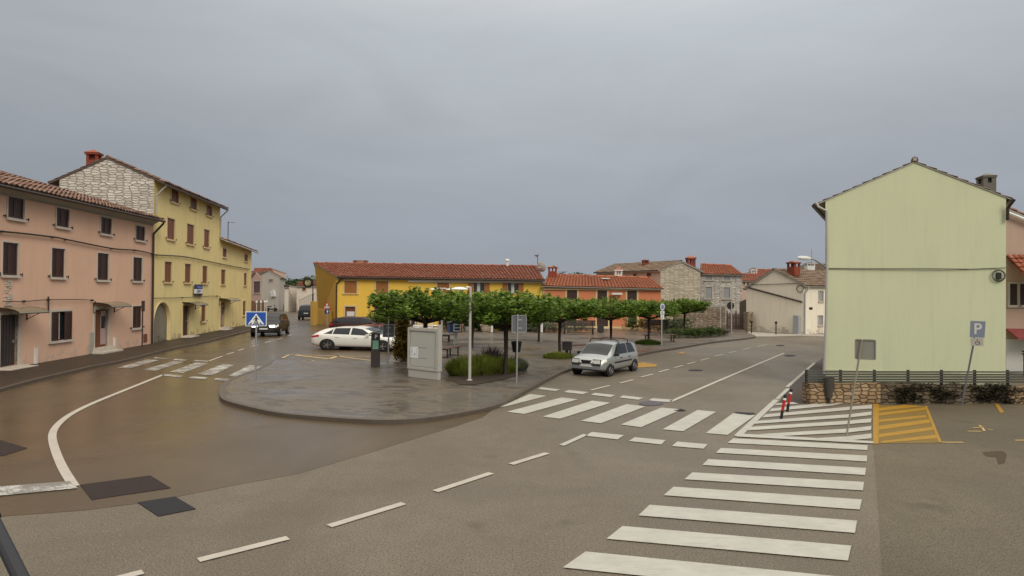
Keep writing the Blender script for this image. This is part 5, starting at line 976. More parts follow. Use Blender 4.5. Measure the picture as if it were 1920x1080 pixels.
# warning triangle and arrow plate by the ochre wall
b_ = G(613, 612, KH); D = b_.y; zz = lambda py, px=613: atY(px, py, D).z - KH; t = thing('warning_sign', 'red rimmed warning triangle over a small dark blue arrow plate by the ochre wall', 'road sign', b_); mb = MB(); pole(mb, (0, 0, 0), (0, 0, zz(566)), .04); build('post', mb, M_GALV, t); W = 8.0 * D / FPX
mb = MB(); prism(mb, [(-W, zz(579)), (W, zz(579)), (0, zz(565))], -.06, -.045); b = build('red_triangle', mb, M_RED, t); mb = MB(); prism(mb, [(-W * .66, zz(577.6)), (W * .66, zz(577.6)), (0, zz(568.4))], -.066, -.061); c = build('white_field', mb, M_WHS, b); mb = MB()
for sx in (-1, 1): mb.lathe([(.001, -.002), (.045, 0), (.001, .002)], 8, Matrix.Translation((sx * .08, -.07, zz(572.4))) @ RX); prism(mb, [(sx * .08 - .035, zz(573.2)), (sx * .08 + .035, zz(573.2)), (sx * .10 + .05, zz(577)), (sx * .10 - .03, zz(577))], -.072, -.068)
build('children_figures', mb, M_BLK, c); mb = MB(); rect(mb, -.20, .20, zz(588.5), zz(580), -.06, -.045); b = build('arrow_plate', mb, M_NAVY, t); mb = MB(); za, zb = zz(587.5), zz(581); prism(mb, [(-.025 + .05, za), (.025 + .05, za), (.075, zb - .14), (.14, zb - .16), (.05, zb), (-.04, zb - .16), (.025, zb - .14)], -.066, -.061); build('arrow', mb, M_WHS, b)
# round sign with two plates at the kerb
b_ = G(1240.5, 648, KH); D = b_.y; zz = lambda py, px=1241: atY(px, py, D).z - KH; t = thing('parking_hours_sign', 'round blue and white sign over two small white plates at the kerb', 'road sign', b_, rotz=rad(38)); mb = MB(); pole(mb, (0, 0, 0), (0, 0, zz(569)), .032); build('post', mb, M_GUTL, t); mb = MB(); R_ = (zz(569) - zz(582)) / 2; zc = (zz(569) + zz(582)) / 2; mb.lathe([(R_, 0), (R_, .012)], 20, Matrix.Translation((0, -.04, zc)) @ RX); b = build('sign_disc', mb, M_WHS, t); mb = MB(); mb.lathe([(R_ * .72, 0), (R_ * .72, .006)], 20, Matrix.Translation((0, -.053, zc)) @ RX); build('blue_field', mb, mat('pale_sign_blue', (.16, .24, .42), .4), b)
for z0, z1, x in ((583, 589.5, .19), (590.5, 598.5, .16)):
    mb = MB(); rect(mb, -x, x, zz(z1), zz(z0), -.05, -.035); b = build('info_plate', mb, M_WHS, t); mb = MB()
    for i in range(3): z = zz(z0) - (zz(z0) - zz(z1)) * (i + 1) / 4; rect(mb, -x * .7, x * (.6 - .2 * (i % 2)), z - .012, z + .012, -.055, -.0505)
    build('printed_lines', mb, M_SGREY, b)
for px, py, yt, lab in ((1351, 619, 566, 'thin pale post before the stone yard wall'), (1371.5, 624, 568, 'thin grey post before the brown timber gate'), (769, 668, 569, 'slender grey pole rising behind the display case')):
    b_ = G(px, py, KH); t = thing('post', lab, 'post', b_); mb = MB(); h = atY(px, yt, b_.y).z - KH; pole(mb, (0, 0, 0), (0, 0, h), .036, 8); build('post_tube', mb, M_GUTL, t); mb = MB(); mb.lathe([(.09, 0), (.09, .02), (.05, .04)], 10); build('base_plate', mb, M_GALV, t)
b_ = V2(atY(1371, 600, 57.2)); t = thing('round_sign_back', 'dark back of a round sign in front of the timber gate', 'road sign', V3(b_, 0)); mb = MB(); pole(mb, (0, 0, 0), (0, 0, 2.6), .04, 8); build('post', mb, M_GALV, t); mb = MB(); mb.lathe([(.34, 0), (.34, .015)], 20, Matrix.Translation((-.05, .06, 2.25)) @ RX); build('sign_disc', mb, M_IRON, t)
# lamp posts with disc heads
def disc_lamp(label, base, H, arms, r=.05, off=.39):
    t = thing('lamp_post', label, 'lamp post', base, 'disc headed lamp posts on the plaza', rotz=0); mb = MB(); mb.tube([(0, 0, 0), (0, 0, H)], [r * 1.15, r * .9], 12); mb.lathe([(.11, 0), (.11, .02), (.06, .05)], 12); build('post', mb, M_GUTL, t, smooth=40)
    for a in arms:
        mb = MB(); mb.tube([(0, 0, H - .05), (a * .08, 0, H - .02), (a * (off - .25), 0, H - .04)], .035, 8); A = build('lamp_arm', mb, M_WHT, t, smooth=40); mb = MB(); M = Matrix.Translation((a * off, 0, H - .10)); mb.lathe([(.02, .08), (.14, .07), (.29, .02), (.31, -.01), (.29, -.03), (.02, -.04)], 20, M); build('lamp_head', mb, M_WHS, A, smooth=50)
    return t
b_ = G(880.5, 713.5, KH); disc_lamp('tall pale lamp post with one flat disc head in front of the lavender bed', b_, atY(882, 537, b_.y).z - KH, (-1,))
b_ = G(828, 634, KH); disc_lamp('lamp post with two flat disc heads rising out of the mulberry crowns', b_, atY(828, 540, b_.y).z - KH, (-1, 1), .045, .56)
# display case
A, B = G(763.5, 706, KH), G(821, 713.2, KH); d = (V2(B) - V2(A)).normalized(); n = Vector((d.y, -d.x)); n = n if n.y < 0 else -n; L = (V2(B) - V2(A)).length; zt = atY(795, 615.5, (A.y + B.y) / 2).z; M_CASE = painted('display_grey', (.42, .41, .37), .4, .04)
t = thing('display_case', 'large freestanding grey notice case with papers on its glass', 'display case', A, world=True); dep = .2
mb = MB(); mb.wbox(A, d, n, 0.03, L - .03, KH, KH + .30, -dep + .03, -.03); build('base', mb, M_CASE, t)
mb = MB(); mb.wbox(A, d, n, 0, .07, KH + .30, zt, -dep, 0); mb.wbox(A, d, n, L - .13, L, KH + .30, zt, -dep, 0); mb.wbox(A, d, n, .09, L - .13, zt - .10, zt, -dep, 0); mb.wbox(A, d, n, .09, L - .13, KH + .30, KH + .38, -dep, 0); mb.wbox(A, d, n, .09, L - .13, KH + .38, zt - .1, -dep, -.05); f_ = build('case_frame', mb, M_CASE, t)
mb = MB(); mb.wbox(A, d, n, .13, L - .17, KH + .42, zt - .14, -.05, -.035); g_ = build('glass_panel', mb, mat('grey_backed_glass', (.43, .44, .40), .12, spec=.6), t)
zp0, zp1 = hit(780, 671, V2(A), d)[1], hit(780, 651, V2(A), d)[1]; M_PAPER = painted('paper', (.75, .76, .77), .7, .04, 12)
for a, b in ((.10, .29), (.30, .52)):
    mb = MB(); mb.wbox(A, d, n, a, b, zp0, zp1, -.035, -.030); o = build('notice_paper', mb, M_PAPER, g_); mb = MB()
    if a < .2:
        for i in range(7): z = zp1 - .04 - i * .045; mb.wbox(A, d, n, a + .02, b - .03 - .02 * (i % 3), z - .006, z + .006, -.0295, -.028)
    else:
        for i in range(6): z = zp1 - .05 - i * .05; mb.wbox(A, d, n, a + .1, b - .02, z - .004, z + .004, -.0295, -.028)
        mb.wbox(A, d, n, a + .03, a + .07, zp0 + .08, zp0 + .16, -.0295, -.028)
    build('print', mb, M_SGREY, o)
mb = MB(); mb.wbox(A, d, n, .52, .95, zp1 - .01, zp1, -.035, -.031); mb.wbox(A, d, n, .52, .95, zp0, zp0 + .01, -.035, -.031); build('shelf_lines', mb, M_SGREY, g_)
# parking meter
b_ = G(703.8, 687, KH); D = b_.y; zz = lambda py: atY(704, py, D).z - KH; t = thing('parking_meter', 'dark parking meter with a white P and a green plate beside the white car', 'parking meter', b_, rotz=rad(6)); M_MET = painted('meter_dark', (.03, .026, .03), .45); H = zz(625); w = .175
mb = MB(); rect(mb, -w, w, 0, zz(655), -.14, .14); build('lower_cabinet', mb, painted('meter_brown', (.045, .036, .032), .5), t); mb = MB(); rect(mb, -w + .004, w - .004, zz(655) + .005, H, -.135, .135); c = build('upper_cabinet', mb, M_MET, t)
mb = MB(); mb.mesh([(-w - .05, -.2, H - .02), (w + .05, -.2, H + .07), (w + .05, .2, H + .07), (-w - .05, .2, H - .02), (-w - .05, -.2, H + .03), (w + .05, -.2, H + .12), (w + .05, .2, H + .12), (-w - .05, .2, H + .03)], [(0, 3, 2, 1), (4, 5, 6, 7), (0, 1, 5, 4), (1, 2, 6, 5), (2, 3, 7, 6), (3, 0, 4, 7)]); build('slanted_cap', mb, painted('cap_olive', (.17, .15, .09), .5), t)
txt('P', c, .24, Matrix.Translation((.03, -.14, (zz(627) + zz(634)) / 2 - .02)) @ RX, M_WHS); mb = MB(); rect(mb, -.10, .13, zz(654), zz(638), -.145, -.1355); g_ = build('green_plate', mb, mat('meter_green', (.24, .46, .33), .4), c); mb = MB()
for i in range(4): z = zz(641) - i * .075; rect(mb, -.07, .08 - .03 * (i % 2), z - .012, z + .012, -.149, -.1452)
build('print', mb, mat('green_print', (.06, .25, .15), .5), g_)
# litter bins
M_BIN = painted('bin_charcoal', (.028, .024, .024), .55)
def post_bin(label, px, py, x0, x1, y0, y1, taper, group=None, square=False, m=M_BIN):
    b_ = G(px, py, KH if px < 1500 else 0); D = b_.y; bz = b_.z; zt, zb = atY(px, y0, D).z - bz, atY(px, y1, D).z - bz; w = (x1 - x0) / 2 * D / FPX; t = thing('litter_bin', label, 'litter bin', b_, group); mb = MB(); mb.tube([(0, .0, 0), (0, 0, zb + .02)], .045 if not square else .07, 8); build('post', mb, M_BIN, t); mb = MB()
    if square: rect(mb, -w, w, zb, zt, -w * .8, w * .8); rect(mb, -w - .015, w + .015, zt, zt + .03, -w * .85, w * .85)
    else: mb.lathe([(w * taper, zb), (w, zt - .05), (w * 1.04, zt), (w * .9, zt), (w * .9, zt - .12)], 14)
    build('bin_body', mb, m, t, smooth=35); mb = MB(); mb.lathe([(w * .5, zt + .032 if square else zt - .12), (w * .5, zt + .036 if square else zt - .11)], 12); build('bin_opening', mb, M_DARK, t); return t
post_bin('dark tapered litter bin on a post behind the lavender bed', 968, 690, 960, 980, 640, 660, .72); post_bin('dark square litter box on a stubby post beside a mulberry trunk', 1063, 665, 1054.5, 1072, 641.5, 656.5, 1, square=True)
post_bin('small dark litter bin before the orange house door', 1126, 624, 1121, 1132, 610, 623, .85, square=True); post_bin('grey brown litter bin on a leg in front of the golden stone terrace wall', 1554, 757.5, 1544, 1563, 708, 746, .62, m=painted('bin_brown', (.055, .048, .040), .6))
# book exchange box
b_ = G(854, 645, KH); D = b_.y; zz = lambda py: atY(854, py, D).z - KH; t = thing('book_exchange_box', 'little blue house shaped book box with a white framed door on a white post', 'book box', b_, rotz=rad(20)); M_BB = painted('box_blue', (.05, .10, .22), .5); w = .30
mb = MB(); rect(mb, -.09, .0, 0, zz(623), -.06, .06); rect(mb, .04, .09, 0, zz(623), -.06, .06); build('post', mb, M_WHS, t); mb = MB(); rect(mb, -w - .15, w, zz(623), zz(606), -.3, .3); prism(mb, [(-w - .1, zz(606)), (w, zz(606)), (0, zz(602))], -.29, .29); b = build('box_body', mb, M_BB, t)
mb = MB(); prism(mb, [(-w - .2, zz(606) - .02), (-.02, zz(601.5)), (w + .08, zz(606) - .02), (w + .08, zz(606) + .04), (-.02, zz(601.5) + .07), (-w - .2, zz(606) + .04)], -.36, .34); build('box_roof', mb, M_BLK, t); z0, z1 = zz(621), zz(607)
mb = MB(); rect(mb, -w * .75, w * .85, z0, z1, -.33, -.302); f_ = build('door_frame', mb, M_WHS, b); mb = MB(); rect(mb, -w * .5, w * .6, z0 + .07, (z0 + z1) / 2 - .03, -.336, -.3305); rect(mb, -w * .5, w * .6, (z0 + z1) / 2 + .03, z1 - .07, -.336, -.3305); build('door_glass', mb, M_NAVY, f_)
# benches
M_SLAT = painted('bench_wood', (.085, .045, .028), .6, .2, 8); M_SLATD = painted('bench_dark', (.035, .027, .024), .6)
def bench(label, px, py, L, rot, back, m=M_SLAT, h=.45):
    t = thing('bench', label, 'bench', G(px, py, KH), 'benches on the plaza', rotz=rot); mb = MB()
    for k in range(4): y = -.21 + k * .14; rect(mb, -L / 2, L / 2, h - .04, h, y - .06, y + .06)
    build('seat', mb, m, t)
    if back:
        mb = MB()
        for k in range(3): rect(mb, -L / 2, L / 2, h + .16 + k * .15, h + .29 + k * .15, .26, .295)
        build('backrest', mb, m, t)
    for s in (-1, 1):
        mb = MB(); x = s * (L / 2 - .25); rect(mb, x - .03, x + .03, 0, h - .04, -.22, -.17); rect(mb, x - .03, x + .03, 0, h + (.58 if back else -.04), .20, .258); rect(mb, x - .03, x + .03, h - .09, h - .041, -.169, .199); rect(mb, x - .05, x + .05, 0, .02, -.3, .3); build('leg', mb, M_IRON, t)
    return t
bench('dark brown bench jutting from behind the display case', 842, 668, 1.8, rad(72), False, M_SLAT); bench('small bench behind the little blue book box', 842, 640, 1.6, rad(72), False, M_SLATD); bench('wide dark bench with backrest in front of the lavender hedge', 1085, 626, 2.7, rad(2), True, M_SLATD); bench('dark bench with backrest before the clipped hedge', 1234, 624, 1.9, rad(4), True, M_SLATD)
bench('reddish bench without backrest right of the clipped ground patch', 1237, 640, 2.3, rad(10), False); bench('reddish bench mostly hidden behind the silver car', 1092, 662, 2.2, rad(25), False)
# red and black marker posts
for px, py, yt, lab in ((1464.5, 785, 740, 'nearer red and black marker post at the tip of the white hatching'), (1476, 771.5, 729, 'farther red and black marker post at the tip of the white hatching')):
    b_ = G(px, py); h = atY(px, yt, b_.y).z; t = thing('marker_post', lab, 'marker post', b_, 'marker posts on the hatching', rotz=0); ln = .055
    seg = [(0, .34, M_BLK), (.34, .78, M_RED), (.78, .86, M_WHS), (.86, 1.0, M_BLK)]
    for a, b, m in seg: mb = MB(); mb.tube([(ln * a * 2, 0, a * h), (ln * b * 2, 0, b * h)], .036 if b < .8 else .04, 10); build({'sign_black': 'black_band', 'sign_red': 'red_band', 'sign_white': 'white_band'}[m.name], mb, m, t)
# dark annex, cafe furniture under the trees
b_ = V2(atY(727, 600, 57)); t = thing('cafe_kiosk', 'dark teal metal cafe kiosk standing against the yellow facade behind the parked cars', 'kiosk', V3(b_, 0)); mb = MB(); W = 1.2; zt = atY(727, 577, 57).z; rect(mb, -W * .65, W * .55, 0, zt, -.5, .9); k = build('kiosk_body', mb, painted('teal_metal', (.03, .045, .045), .5, .1), t); mb = MB(); rect(mb, W * .56, W * .74, 0, zt, -.45, .9); build('plum_panel', mb, painted('plum', (.06, .02, .03), .5), k); mb = MB(); mb.lathe([(.12, 0), (.12, .01)], 14, Matrix.Translation((W * .60, -.47, .75)) @ RX); build('round_emblem', mb, M_WHS, k)
mb = MB(); rect(mb, -W * .75, W * .8, zt, zt + .1, -.6, .95); build('kiosk_roof', mb, M_IRON, k)
def cafe_chair(): 
    t = thing('cafe_chair', '', 'chair', (0, 0, 0), 'white cafe chairs under the mulberries'); mb = MB(); rect(mb, -.22, .22, .42, .46, -.22, .22); build('seat', mb, M_WHT, t); mb = MB()
    for z in (.58, .70, .82): rect(mb, -.22, .22, z, z + .07, .19, .22)
    build('backrest', mb, M_WHT, t)
    for sx in (-1, 1):
        for sy in (-1, 1): mb = MB(); mb.tube([(sx * .2, sy * .2, 0), (sx * .19, sy * .19, .42 if sy < 0 else .9)], .018, 5); build('leg', mb, M_WHT, t)
    return t
ch = cafe_chair(); spots = [((781, 634), .3, 'white cafe chair left of the closed white parasol'), ((792, 629), 2.6, 'white cafe chair just behind the closed white parasol'), ((805, 634), 3.4, 'white cafe chair right of the closed white parasol'), ((812, 626), 1.1, 'white cafe chair farther back beside the oleanders'), ((821, 633), 4.0, 'white cafe chair nearest the blue book box'), ((774, 626), 5.0, 'white cafe chair farthest left on the terrace')]
for i, ((px, py), r, lab) in enumerate(spots):
    o = ch if i == 0 else copy_tree(ch); o.location = G(px, py, KH - .006); o.rotation_euler = (0, 0, r); o['label'] = lab
def cafe_table(lab, px, py):
    t = thing('cafe_table', lab, 'table', G(px, py, KH), 'round cafe tables'); mb = MB(); mb.lathe([(.38, .72), (.40, .74), (.38, .76)], 16); build('table_top', mb, M_WHT, t); mb = MB(); mb.lathe([(.2, 0), (.2, .03), (.03, .05), (.03, .72)], 10); build('pedestal', mb, M_GREY, t)
cafe_table('round white cafe table left of the closed parasol', 786, 631); cafe_table('round white cafe table near the book box', 813, 630)
t = thing('parasol', 'closed white parasol under the leftmost mulberry', 'parasol', G(797.5, 632, KH)); mb = MB(); mb.tube([(0, 0, 0), (0, 0, 2.3)], .03, 8); build('pole', mb, M_GREY, t); mb = MB(); mb.lathe([(.10, .75), (.17, .95), (.13, 1.5), (.07, 2.1), (.02, 2.35)], 9); build('canopy', mb, M_WHS, t)
# convex mirror on the gable
q = atY(577.5, 530, 62.5); t = thing('traffic_mirror', 'round convex traffic mirror in a dark frame beside the yellow gable', 'mirror', V3(V2(atY(586, 600, 62.5)), 0)); o = t.location; mb = MB(); R_ = .42; mb.tube([(0, 0, 0), (0, 0, q.z - .1)], .05, 8); mb.tube([(0, 0, q.z - .12), (q.x - o.x, q.y - o.y + .06, q.z - .1)], .035, 6); build('post', mb, M_IRON, t)
M = Matrix.Translation((q.x - o.x, q.y - o.y, q.z)) @ RX; mb = MB(); mb.lathe([(R_, -.05), (R_ + .09, -.03), (R_ + .09, .04), (R_, .05)], 24, M); b = build('mirror_frame', mb, M_IRON, t); mb = MB(); mb.lathe([(R_, .01), (R_ * .7, .05), (R_ * .3, .07), (.01, .075)], 24, M); build('mirror_face', mb, mat('mirror', (.7, .72, .72), .12, 1.0), b)
# banner on the yellow house
P = V2(PB) + dY * .05; nn_ = n1; h0, h1 = hit(361, 533, P, dY), hit(377, 554, P, dY); t = thing('banner', 'hanging cloth banner, dark blue above white, on the tall yellow house', 'banner', along(P, dY, h0[0], nn_, .1).to_3d() + Vector((0, 0, h1[1])), world=True); a, b = h0[0], h1[0]; zt, zb = h0[1], h1[1]
for nm, f0, f1, m in (('dark_top', 0, .42, M_NAVY), ('white_field', .42, .82, M_WHS), ('dark_foot', .82, 1.0, M_BLK)):
    mb = MB(); K = 8
    for i in range(K):
        u0, u1 = a + (b - a) * i / K, a + (b - a) * (i + 1) / K; o0, o1 = .12 + .03 * math.sin(i * 1.3), .12 + .03 * math.sin((i + 1) * 1.3); za, zb_ = zt + (zb - zt) * f0, zt + (zb - zt) * f1; pt = lambda u, o, z: (P.x + dY.x * u + nn_.x * o, P.y + dY.y * u + nn_.y * o, z)
        mb.face([pt(u0, o0, zb_), pt(u1, o1, zb_), pt(u1, o1, za), pt(u0, o0, za)]); mb.face([pt(u0, o0 - .012, zb_), pt(u1, o1 - .012, zb_), pt(u1, o1 - .012, za), pt(u0, o0 - .012, za)])
    build(nm, mb, m, t)
mb = MB()
for i, (f0, f1, z_) in enumerate(((.25, .75, .22), (.3, .85, .30), (.35, .7, .55), (.3, .65, .64))): mb.wbox(P, dY, nn_, a + (b - a) * f0, a + (b - a) * f1, zt + (zb - zt) * z_ - .03, zt + (zb - zt) * z_ + .03, .155, .16)
build('printed_lines', mb, mat('banner_blue', (.12, .22, .5), .5), t)
# cables along the left facades
def cable(label, pts, r=.03, brackets=True):
    t = thing('overhead_cable', label, 'cable', pts[0], world=True); mb = MB(); mb.tube(smooth_line(pts, 4), r, 5); build('wire', mb, M_IRON, t); mb = MB()
    for p in pts[1:-1]: mb.box((p.x - .06, p.y, p.z), (.07, .03, .04))
    build('bracket', mb, M_IRON, t)
wpP = lambda px, py, o=.10: (lambda h: along(PA0, dP, h[0], n0, o).to_3d() + Vector((0, 0, h[1])))(hit(px, py, PA0, dP)); PY = V2(PB) + dY * .05
wpY = lambda px, py, o=.10: (lambda h: along(PY, dY, h[0], n1, o).to_3d() + Vector((0, 0, h[1])))(hit(px, py, PY, dY))
cable('thick dark cable sagging along the pink and yellow facades between the upper windows', [wpP(-120, 428), wpP(0, 434), wpP(96, 444.5), wpP(120, 449), wpP(207, 466), wpP(250, 469), wpP(283, 476), wpY(292, 478), wpY(348, 482), wpY(412, 495), wpY(466, 505)], .035)
cable('thin cable above the ground floor of the pink house', [wpP(0, 565), wpP(42, 565), wpP(88, 562), wpP(170, 563), wpP(171, 575)], .018); cable('thin cable above the arch of the yellow house', [wpY(284, 559), wpY(340, 558), wpY(405, 555), wpY(411, 562)], .02)
for px, y0, y1, o in ((88, 555, 582, .06), (266, 565, 645, .5)):
    pass
mb = MB(); a, b = wpP(88, 556, .06), wpP(88, 582, .06); t = thing('wall_conduit', 'short dark conduit above the half open window of the pink house', 'conduit', b, world=True); mb.tube([a, b], .03, 6); build('tube', mb, M_GUT, t)
b_ = G(266.5, 651, KH); t = thing('marker_pole', 'thin dark red pole with a narrow plate standing before the pink house near its downpipe', 'pole', b_, rotz=rad(60)); D = b_.y; zz = lambda py: atY(266, py, D).z - KH; mb = MB(); mb.tube([(0, 0, 0), (0, 0, zz(565))], .035, 8); build('post', mb, M_SHUT_D, t); mb = MB(); rect(mb, -.09, .09, zz(584), zz(564), -.05, -.035); build('narrow_plate', mb, M_SHUT_D, t)
# dark metal bar close by at the left
q0, q1 = CAMO + ray(-22, 960) * 2.6, CAMO + ray(52, 1110) * 2.2; q2 = q1 + (q1 - q0) * 2; t = thing('metal_bar', 'thick dark metal bar crossing the bottom left corner close to the viewer', 'pole', (q1.x, q1.y, 0), world=True); mb = MB(); mb.tube([q0 + (q0 - q1) * .0, q1, V3((q1.x + .12, q1.y - .25), q1.z - .6), V3((q1.x + .12, q1.y - .3), 0)], .026, 12); build('bar', mb, painted('bar_dark', (.014, .015, .019), .6), t); mb = MB(); mb.lathe([(.032, 0), (.032, .06)], 12, Matrix.Translation(q0) @ (q1 - q0).to_track_quat('Z', 'Y').to_matrix().to_4x4()); build('end_cap', mb, M_IRON, t)
# bollard in front of the white house
for px, py, lab in ((1455, 627, 'thin dark bollard with a ball top in front of the white gable'), (1409, 625, 'short dark bollard at the left corner of the white gable')):
    b_ = G(px, py, 0); t = thing('bollard', lab, 'bollard', b_); mb = MB(); mb.tube([(0, 0, 0), (0, 0, .85)], .05, 8); build('post', mb, M_IRON, t); mb = MB(); mb.lathe([(.02, .85), (.11, .92), (.11, 1.02), (.02, 1.1)], 10); build('ball_top', mb, M_IRON, t)
# ---------------------------------------------------------------- vehicles
def interp(keys, x):
    if x <= keys[0][0]: return keys[0][1]
    for (a, p), (b, q) in zip(keys, keys[1:]):
        if x <= b:
            t = (x - a) / (b - a); t = t * t * (3 - 2 * t) * .35 + t * .65; return p + (q - p) * t
    return keys[-1][1]
M_TYRE = mat('tyre', (.012, .012, .012), .85); M_RIM = mat('alloy', (.38, .38, .39), .3, .8); M_CGL = mat('car_glass', (.012, .016, .02), .06, spec=.4); M_TRIM = mat('black_trim', (.015, .015, .016), .5)
M_HL = mat('headlight_glass', (.85, .86, .78), .15, spec=.8); M_TL = mat('tail_light', (.40, .008, .02), .2); M_PLATE = mat('number_plate', (.62, .62, .60), .5); M_LIT = bpy.data.materials.new('lit_headlight'); M_LIT.use_nodes = True; _b = M_LIT.node_tree.nodes['Principled BSDF']; _b.inputs['Emission Color'].default_value = (1, .97, .9, 1); _b.inputs['Emission Strength'].default_value = 3.5
def paint(name, col, flake=0): 
    m = mat(name, col, .32 if max(col) > .1 else .42, flake, .5 if max(col) > .1 else .25, .6 if max(col) > .1 else .05); m.node_tree.nodes['Principled BSDF'].inputs['Coat Roughness'].default_value = .06; return m
def car(name, label, cat, loc, rot, spec, body, scale=1.0, lit=False, group=None, rack=False, simple=False):
    """x forward from the rear bumper (0) to L; spec: L, W, top/belt/width/roof-width profiles over x"""
    L, Wd, top, belt, wid, rw, zs = (spec[k] for k in ('L', 'W', 'top', 'belt', 'wid', 'rw', 'zs')); c = L / 2; t = thing(name, label, cat, loc, group, rotz=rot); t.scale = (scale,) * 3
    NX = 56; NS = 17; xs = [L * i / (NX - 1) for i in range(NX)]
    def sec(x, k):
        """k 0..16: bottom centre, sill, side, belt (7), pillar to roof edge (12), roof centre (16)"""
        w = Wd / 2 * interp(wid, x); zb = interp(belt, x); zt = max(interp(top, x), zb + .02); r = interp(rw, x) * Wd / 2; e = min(x, L - x); zl = zs + (.10 * max(0, 1 - e / .35))
        if k <= 1: return (w * .86 * k, zl)
        if k <= 7:
            f = (k - 1) / 6; yy = [.86, .955, .99, 1.0, 1.0, .985, .95][k - 1]; z = zl + (zb - zl) * [0, .10, .28, .5, .72, .9, 1.0][k - 1]; return (w * yy, z)
        if k <= 12: f = (k - 7) / 5; y0 = w * .95; y1 = r; bul = math.sin(f * math.pi) * .012; return (y0 + (y1 - y0) * f + bul, zb + (zt - .045 - zb) * f if zt - zb > .1 else zb + (zt - zb) * f * .6)
        f = (k - 12) / 4; z0 = zt - .045 if zt - zb > .1 else zb + (zt - zb) * .6; return (r * (1 - f), z0 + (zt - z0) * math.sin(f * math.pi / 2))
    pos = lambda x, k, s=1, o=0: (lambda q: Vector((x - c, s * (q[0] + o), q[1])))(sec(x, k))
    vs_, fs = [], []
    for x in xs:
        for k in range(NS): vs_.append(pos(x, k))
        for k in range(NS - 2, 0, -1): vs_.append(pos(x, k, -1))
    R = 2 * NS - 2
    for i in range(NX - 1):
        for k in range(R): a = i * R + k; b = i * R + (k + 1) % R; fs.append((a, b, b + R, a + R))
    fs.append(tuple(range(R))[::-1]); fs.append(tuple(range(R * (NX - 1), R * NX))); mb = MB(); mb.mesh(vs_, fs); B = build('body', mb, body, t, smooth=42)
    def patch(x0, x1, ks, off, s=(1, -1), n=8, shr=None):
        m = MB()
        for sd in s:
            g = []
            for i in range(n + 1):
                row = []
                for k in ks:
                    xx = x0 + (x1 - x0) * i / n
                    if shr: xx = shr(xx, k, i / n)
                    k0 = int(math.floor(k)); f = k - k0; p = pos(xx, k0, sd).lerp(pos(xx, min(16, k0 + 1), sd), f); row.append(p)
                g.append(row)
            for i in range(n):
                for j in range(len(ks) - 1):
                    q = [g[i][j], g[i][j + 1], g[i + 1][j + 1], g[i + 1][j]]; nr = (q[1] - q[0]).cross(q[3] - q[0])
                    if nr.length < 1e-9: nr = (q[2] - q[0]).cross(q[3] - q[1])
                    nr = nr.normalized(); nr = nr if (nr.y * sd > 0 or (abs(nr.y) < .2 and nr.z > 0)) else -nr; m.face([p + nr * off for p in q])
        return m
    for nm, x0, x1, sh in spec['win']:
        for sd in (1, -1): m = patch(x0, x1, [7.5, 8.5, 9.5, 10.5, 11.6], .008, (sd,), 6, sh); build(nm, m, M_CGL, t)
    for nm, x0, x1 in spec['screens']:
        m = MB(); g = []; n = 8
        for i in range(n + 1):
            xx = x0 + (x1 - x0) * i / n; g.append([pos(xx, k) + Vector((0, 0, 0)) for k in (12.0, 13, 14, 15, 16) for k in [int(k)]][:] )
        for i in range(n):
            for sd in (1, -1):
                for j in range(4):
                    q = [g[i][j], g[i][j + 1], g[i + 1][j + 1], g[i + 1][j]]; q = [Vector((p.x, p.y * sd * .97, p.z)) for p in q]; nr = (q[1] - q[0]).cross(q[3] - q[0]).normalized(); nr = nr if nr.z > 0 else -nr; m.face([p + nr * .010 for p in q])
        build(nm, m, M_CGL, t, smooth=60)
    wr = spec['wr']
    for x in spec['wx']:
        for sd in (1, -1):
            y = sd * (Wd / 2 * interp(wid, x) * .995 + .004); A = Matrix.Translation((x - c, y, wr)) @ Matrix.Rotation(rad(90) * -sd, 4, 'X')
            m = MB(); m.lathe([(.01, 0), (wr * 1.17, 0), (wr * 1.17, .006), (.01, .006)], 24, A); build('wheel_arch', m, M_DARK, t)
            y2 = sd * (Wd / 2 * interp(wid, x) * .985 - .17); A = Matrix.Translation((x - c, y2, wr)) @ Matrix.Rotation(rad(90) * -sd, 4, 'X'); m = MB(); m.lathe([(wr * .5, 0), (wr * .93, 0), (wr, .03), (wr, .17), (wr * .92, .20), (wr * .66, .202), (wr * .64, .18)], 24, A); W_ = build('wheel', m, M_TYRE, t, smooth=50)
            m = MB(); m.lathe([(wr * .64, .186), (wr * .60, .205), (wr * .57, .18), (wr * .1, .175)], 20, A)
            for k in range(5): a = k * 2 * math.pi / 5; m.box((0, 0, 0), (wr * .26, wr * .075, .012), A @ Matrix.Rotation(a, 4, 'Z') @ Matrix.Translation((wr * .33, 0, .19)))
            m.lathe([(wr * .13, .17), (wr * .13, .205), (.01, .207)], 12, A); build('rim', m, M_RIM, W_)
    hl0, hl1, hk0, hk1 = spec['hl']
    for sd in (1, -1): m = patch(hl0, hl1, [hk0, (hk0 + hk1) / 2, hk1], .010, (sd,), 4); build('headlight', m, M_HL, t)
    zf = spec['fz']
    for sd in (1, -1): xx = L + .012 - c; w = Wd / 2 * interp(wid, L); m = MB(); m.mesh([(xx, sd * w * .55, zf + .12), (xx, sd * w * .98, zf + .13), (xx, sd * w * .98, zf + .30), (xx, sd * w * .46, zf + .28)] + [(xx + .012, sd * w * .55, zf + .12), (xx + .012, sd * w * .98, zf + .13), (xx + .012, sd * w * .98, zf + .30), (xx + .012, sd * w * .46, zf + .28)], [(0, 1, 2, 3), (4, 5, 6, 7), (0, 1, 5, 4), (1, 2, 6, 5), (2, 3, 7, 6), (3, 0, 4, 7)]); build('front_lens', m, M_LIT if lit else M_HL, t)
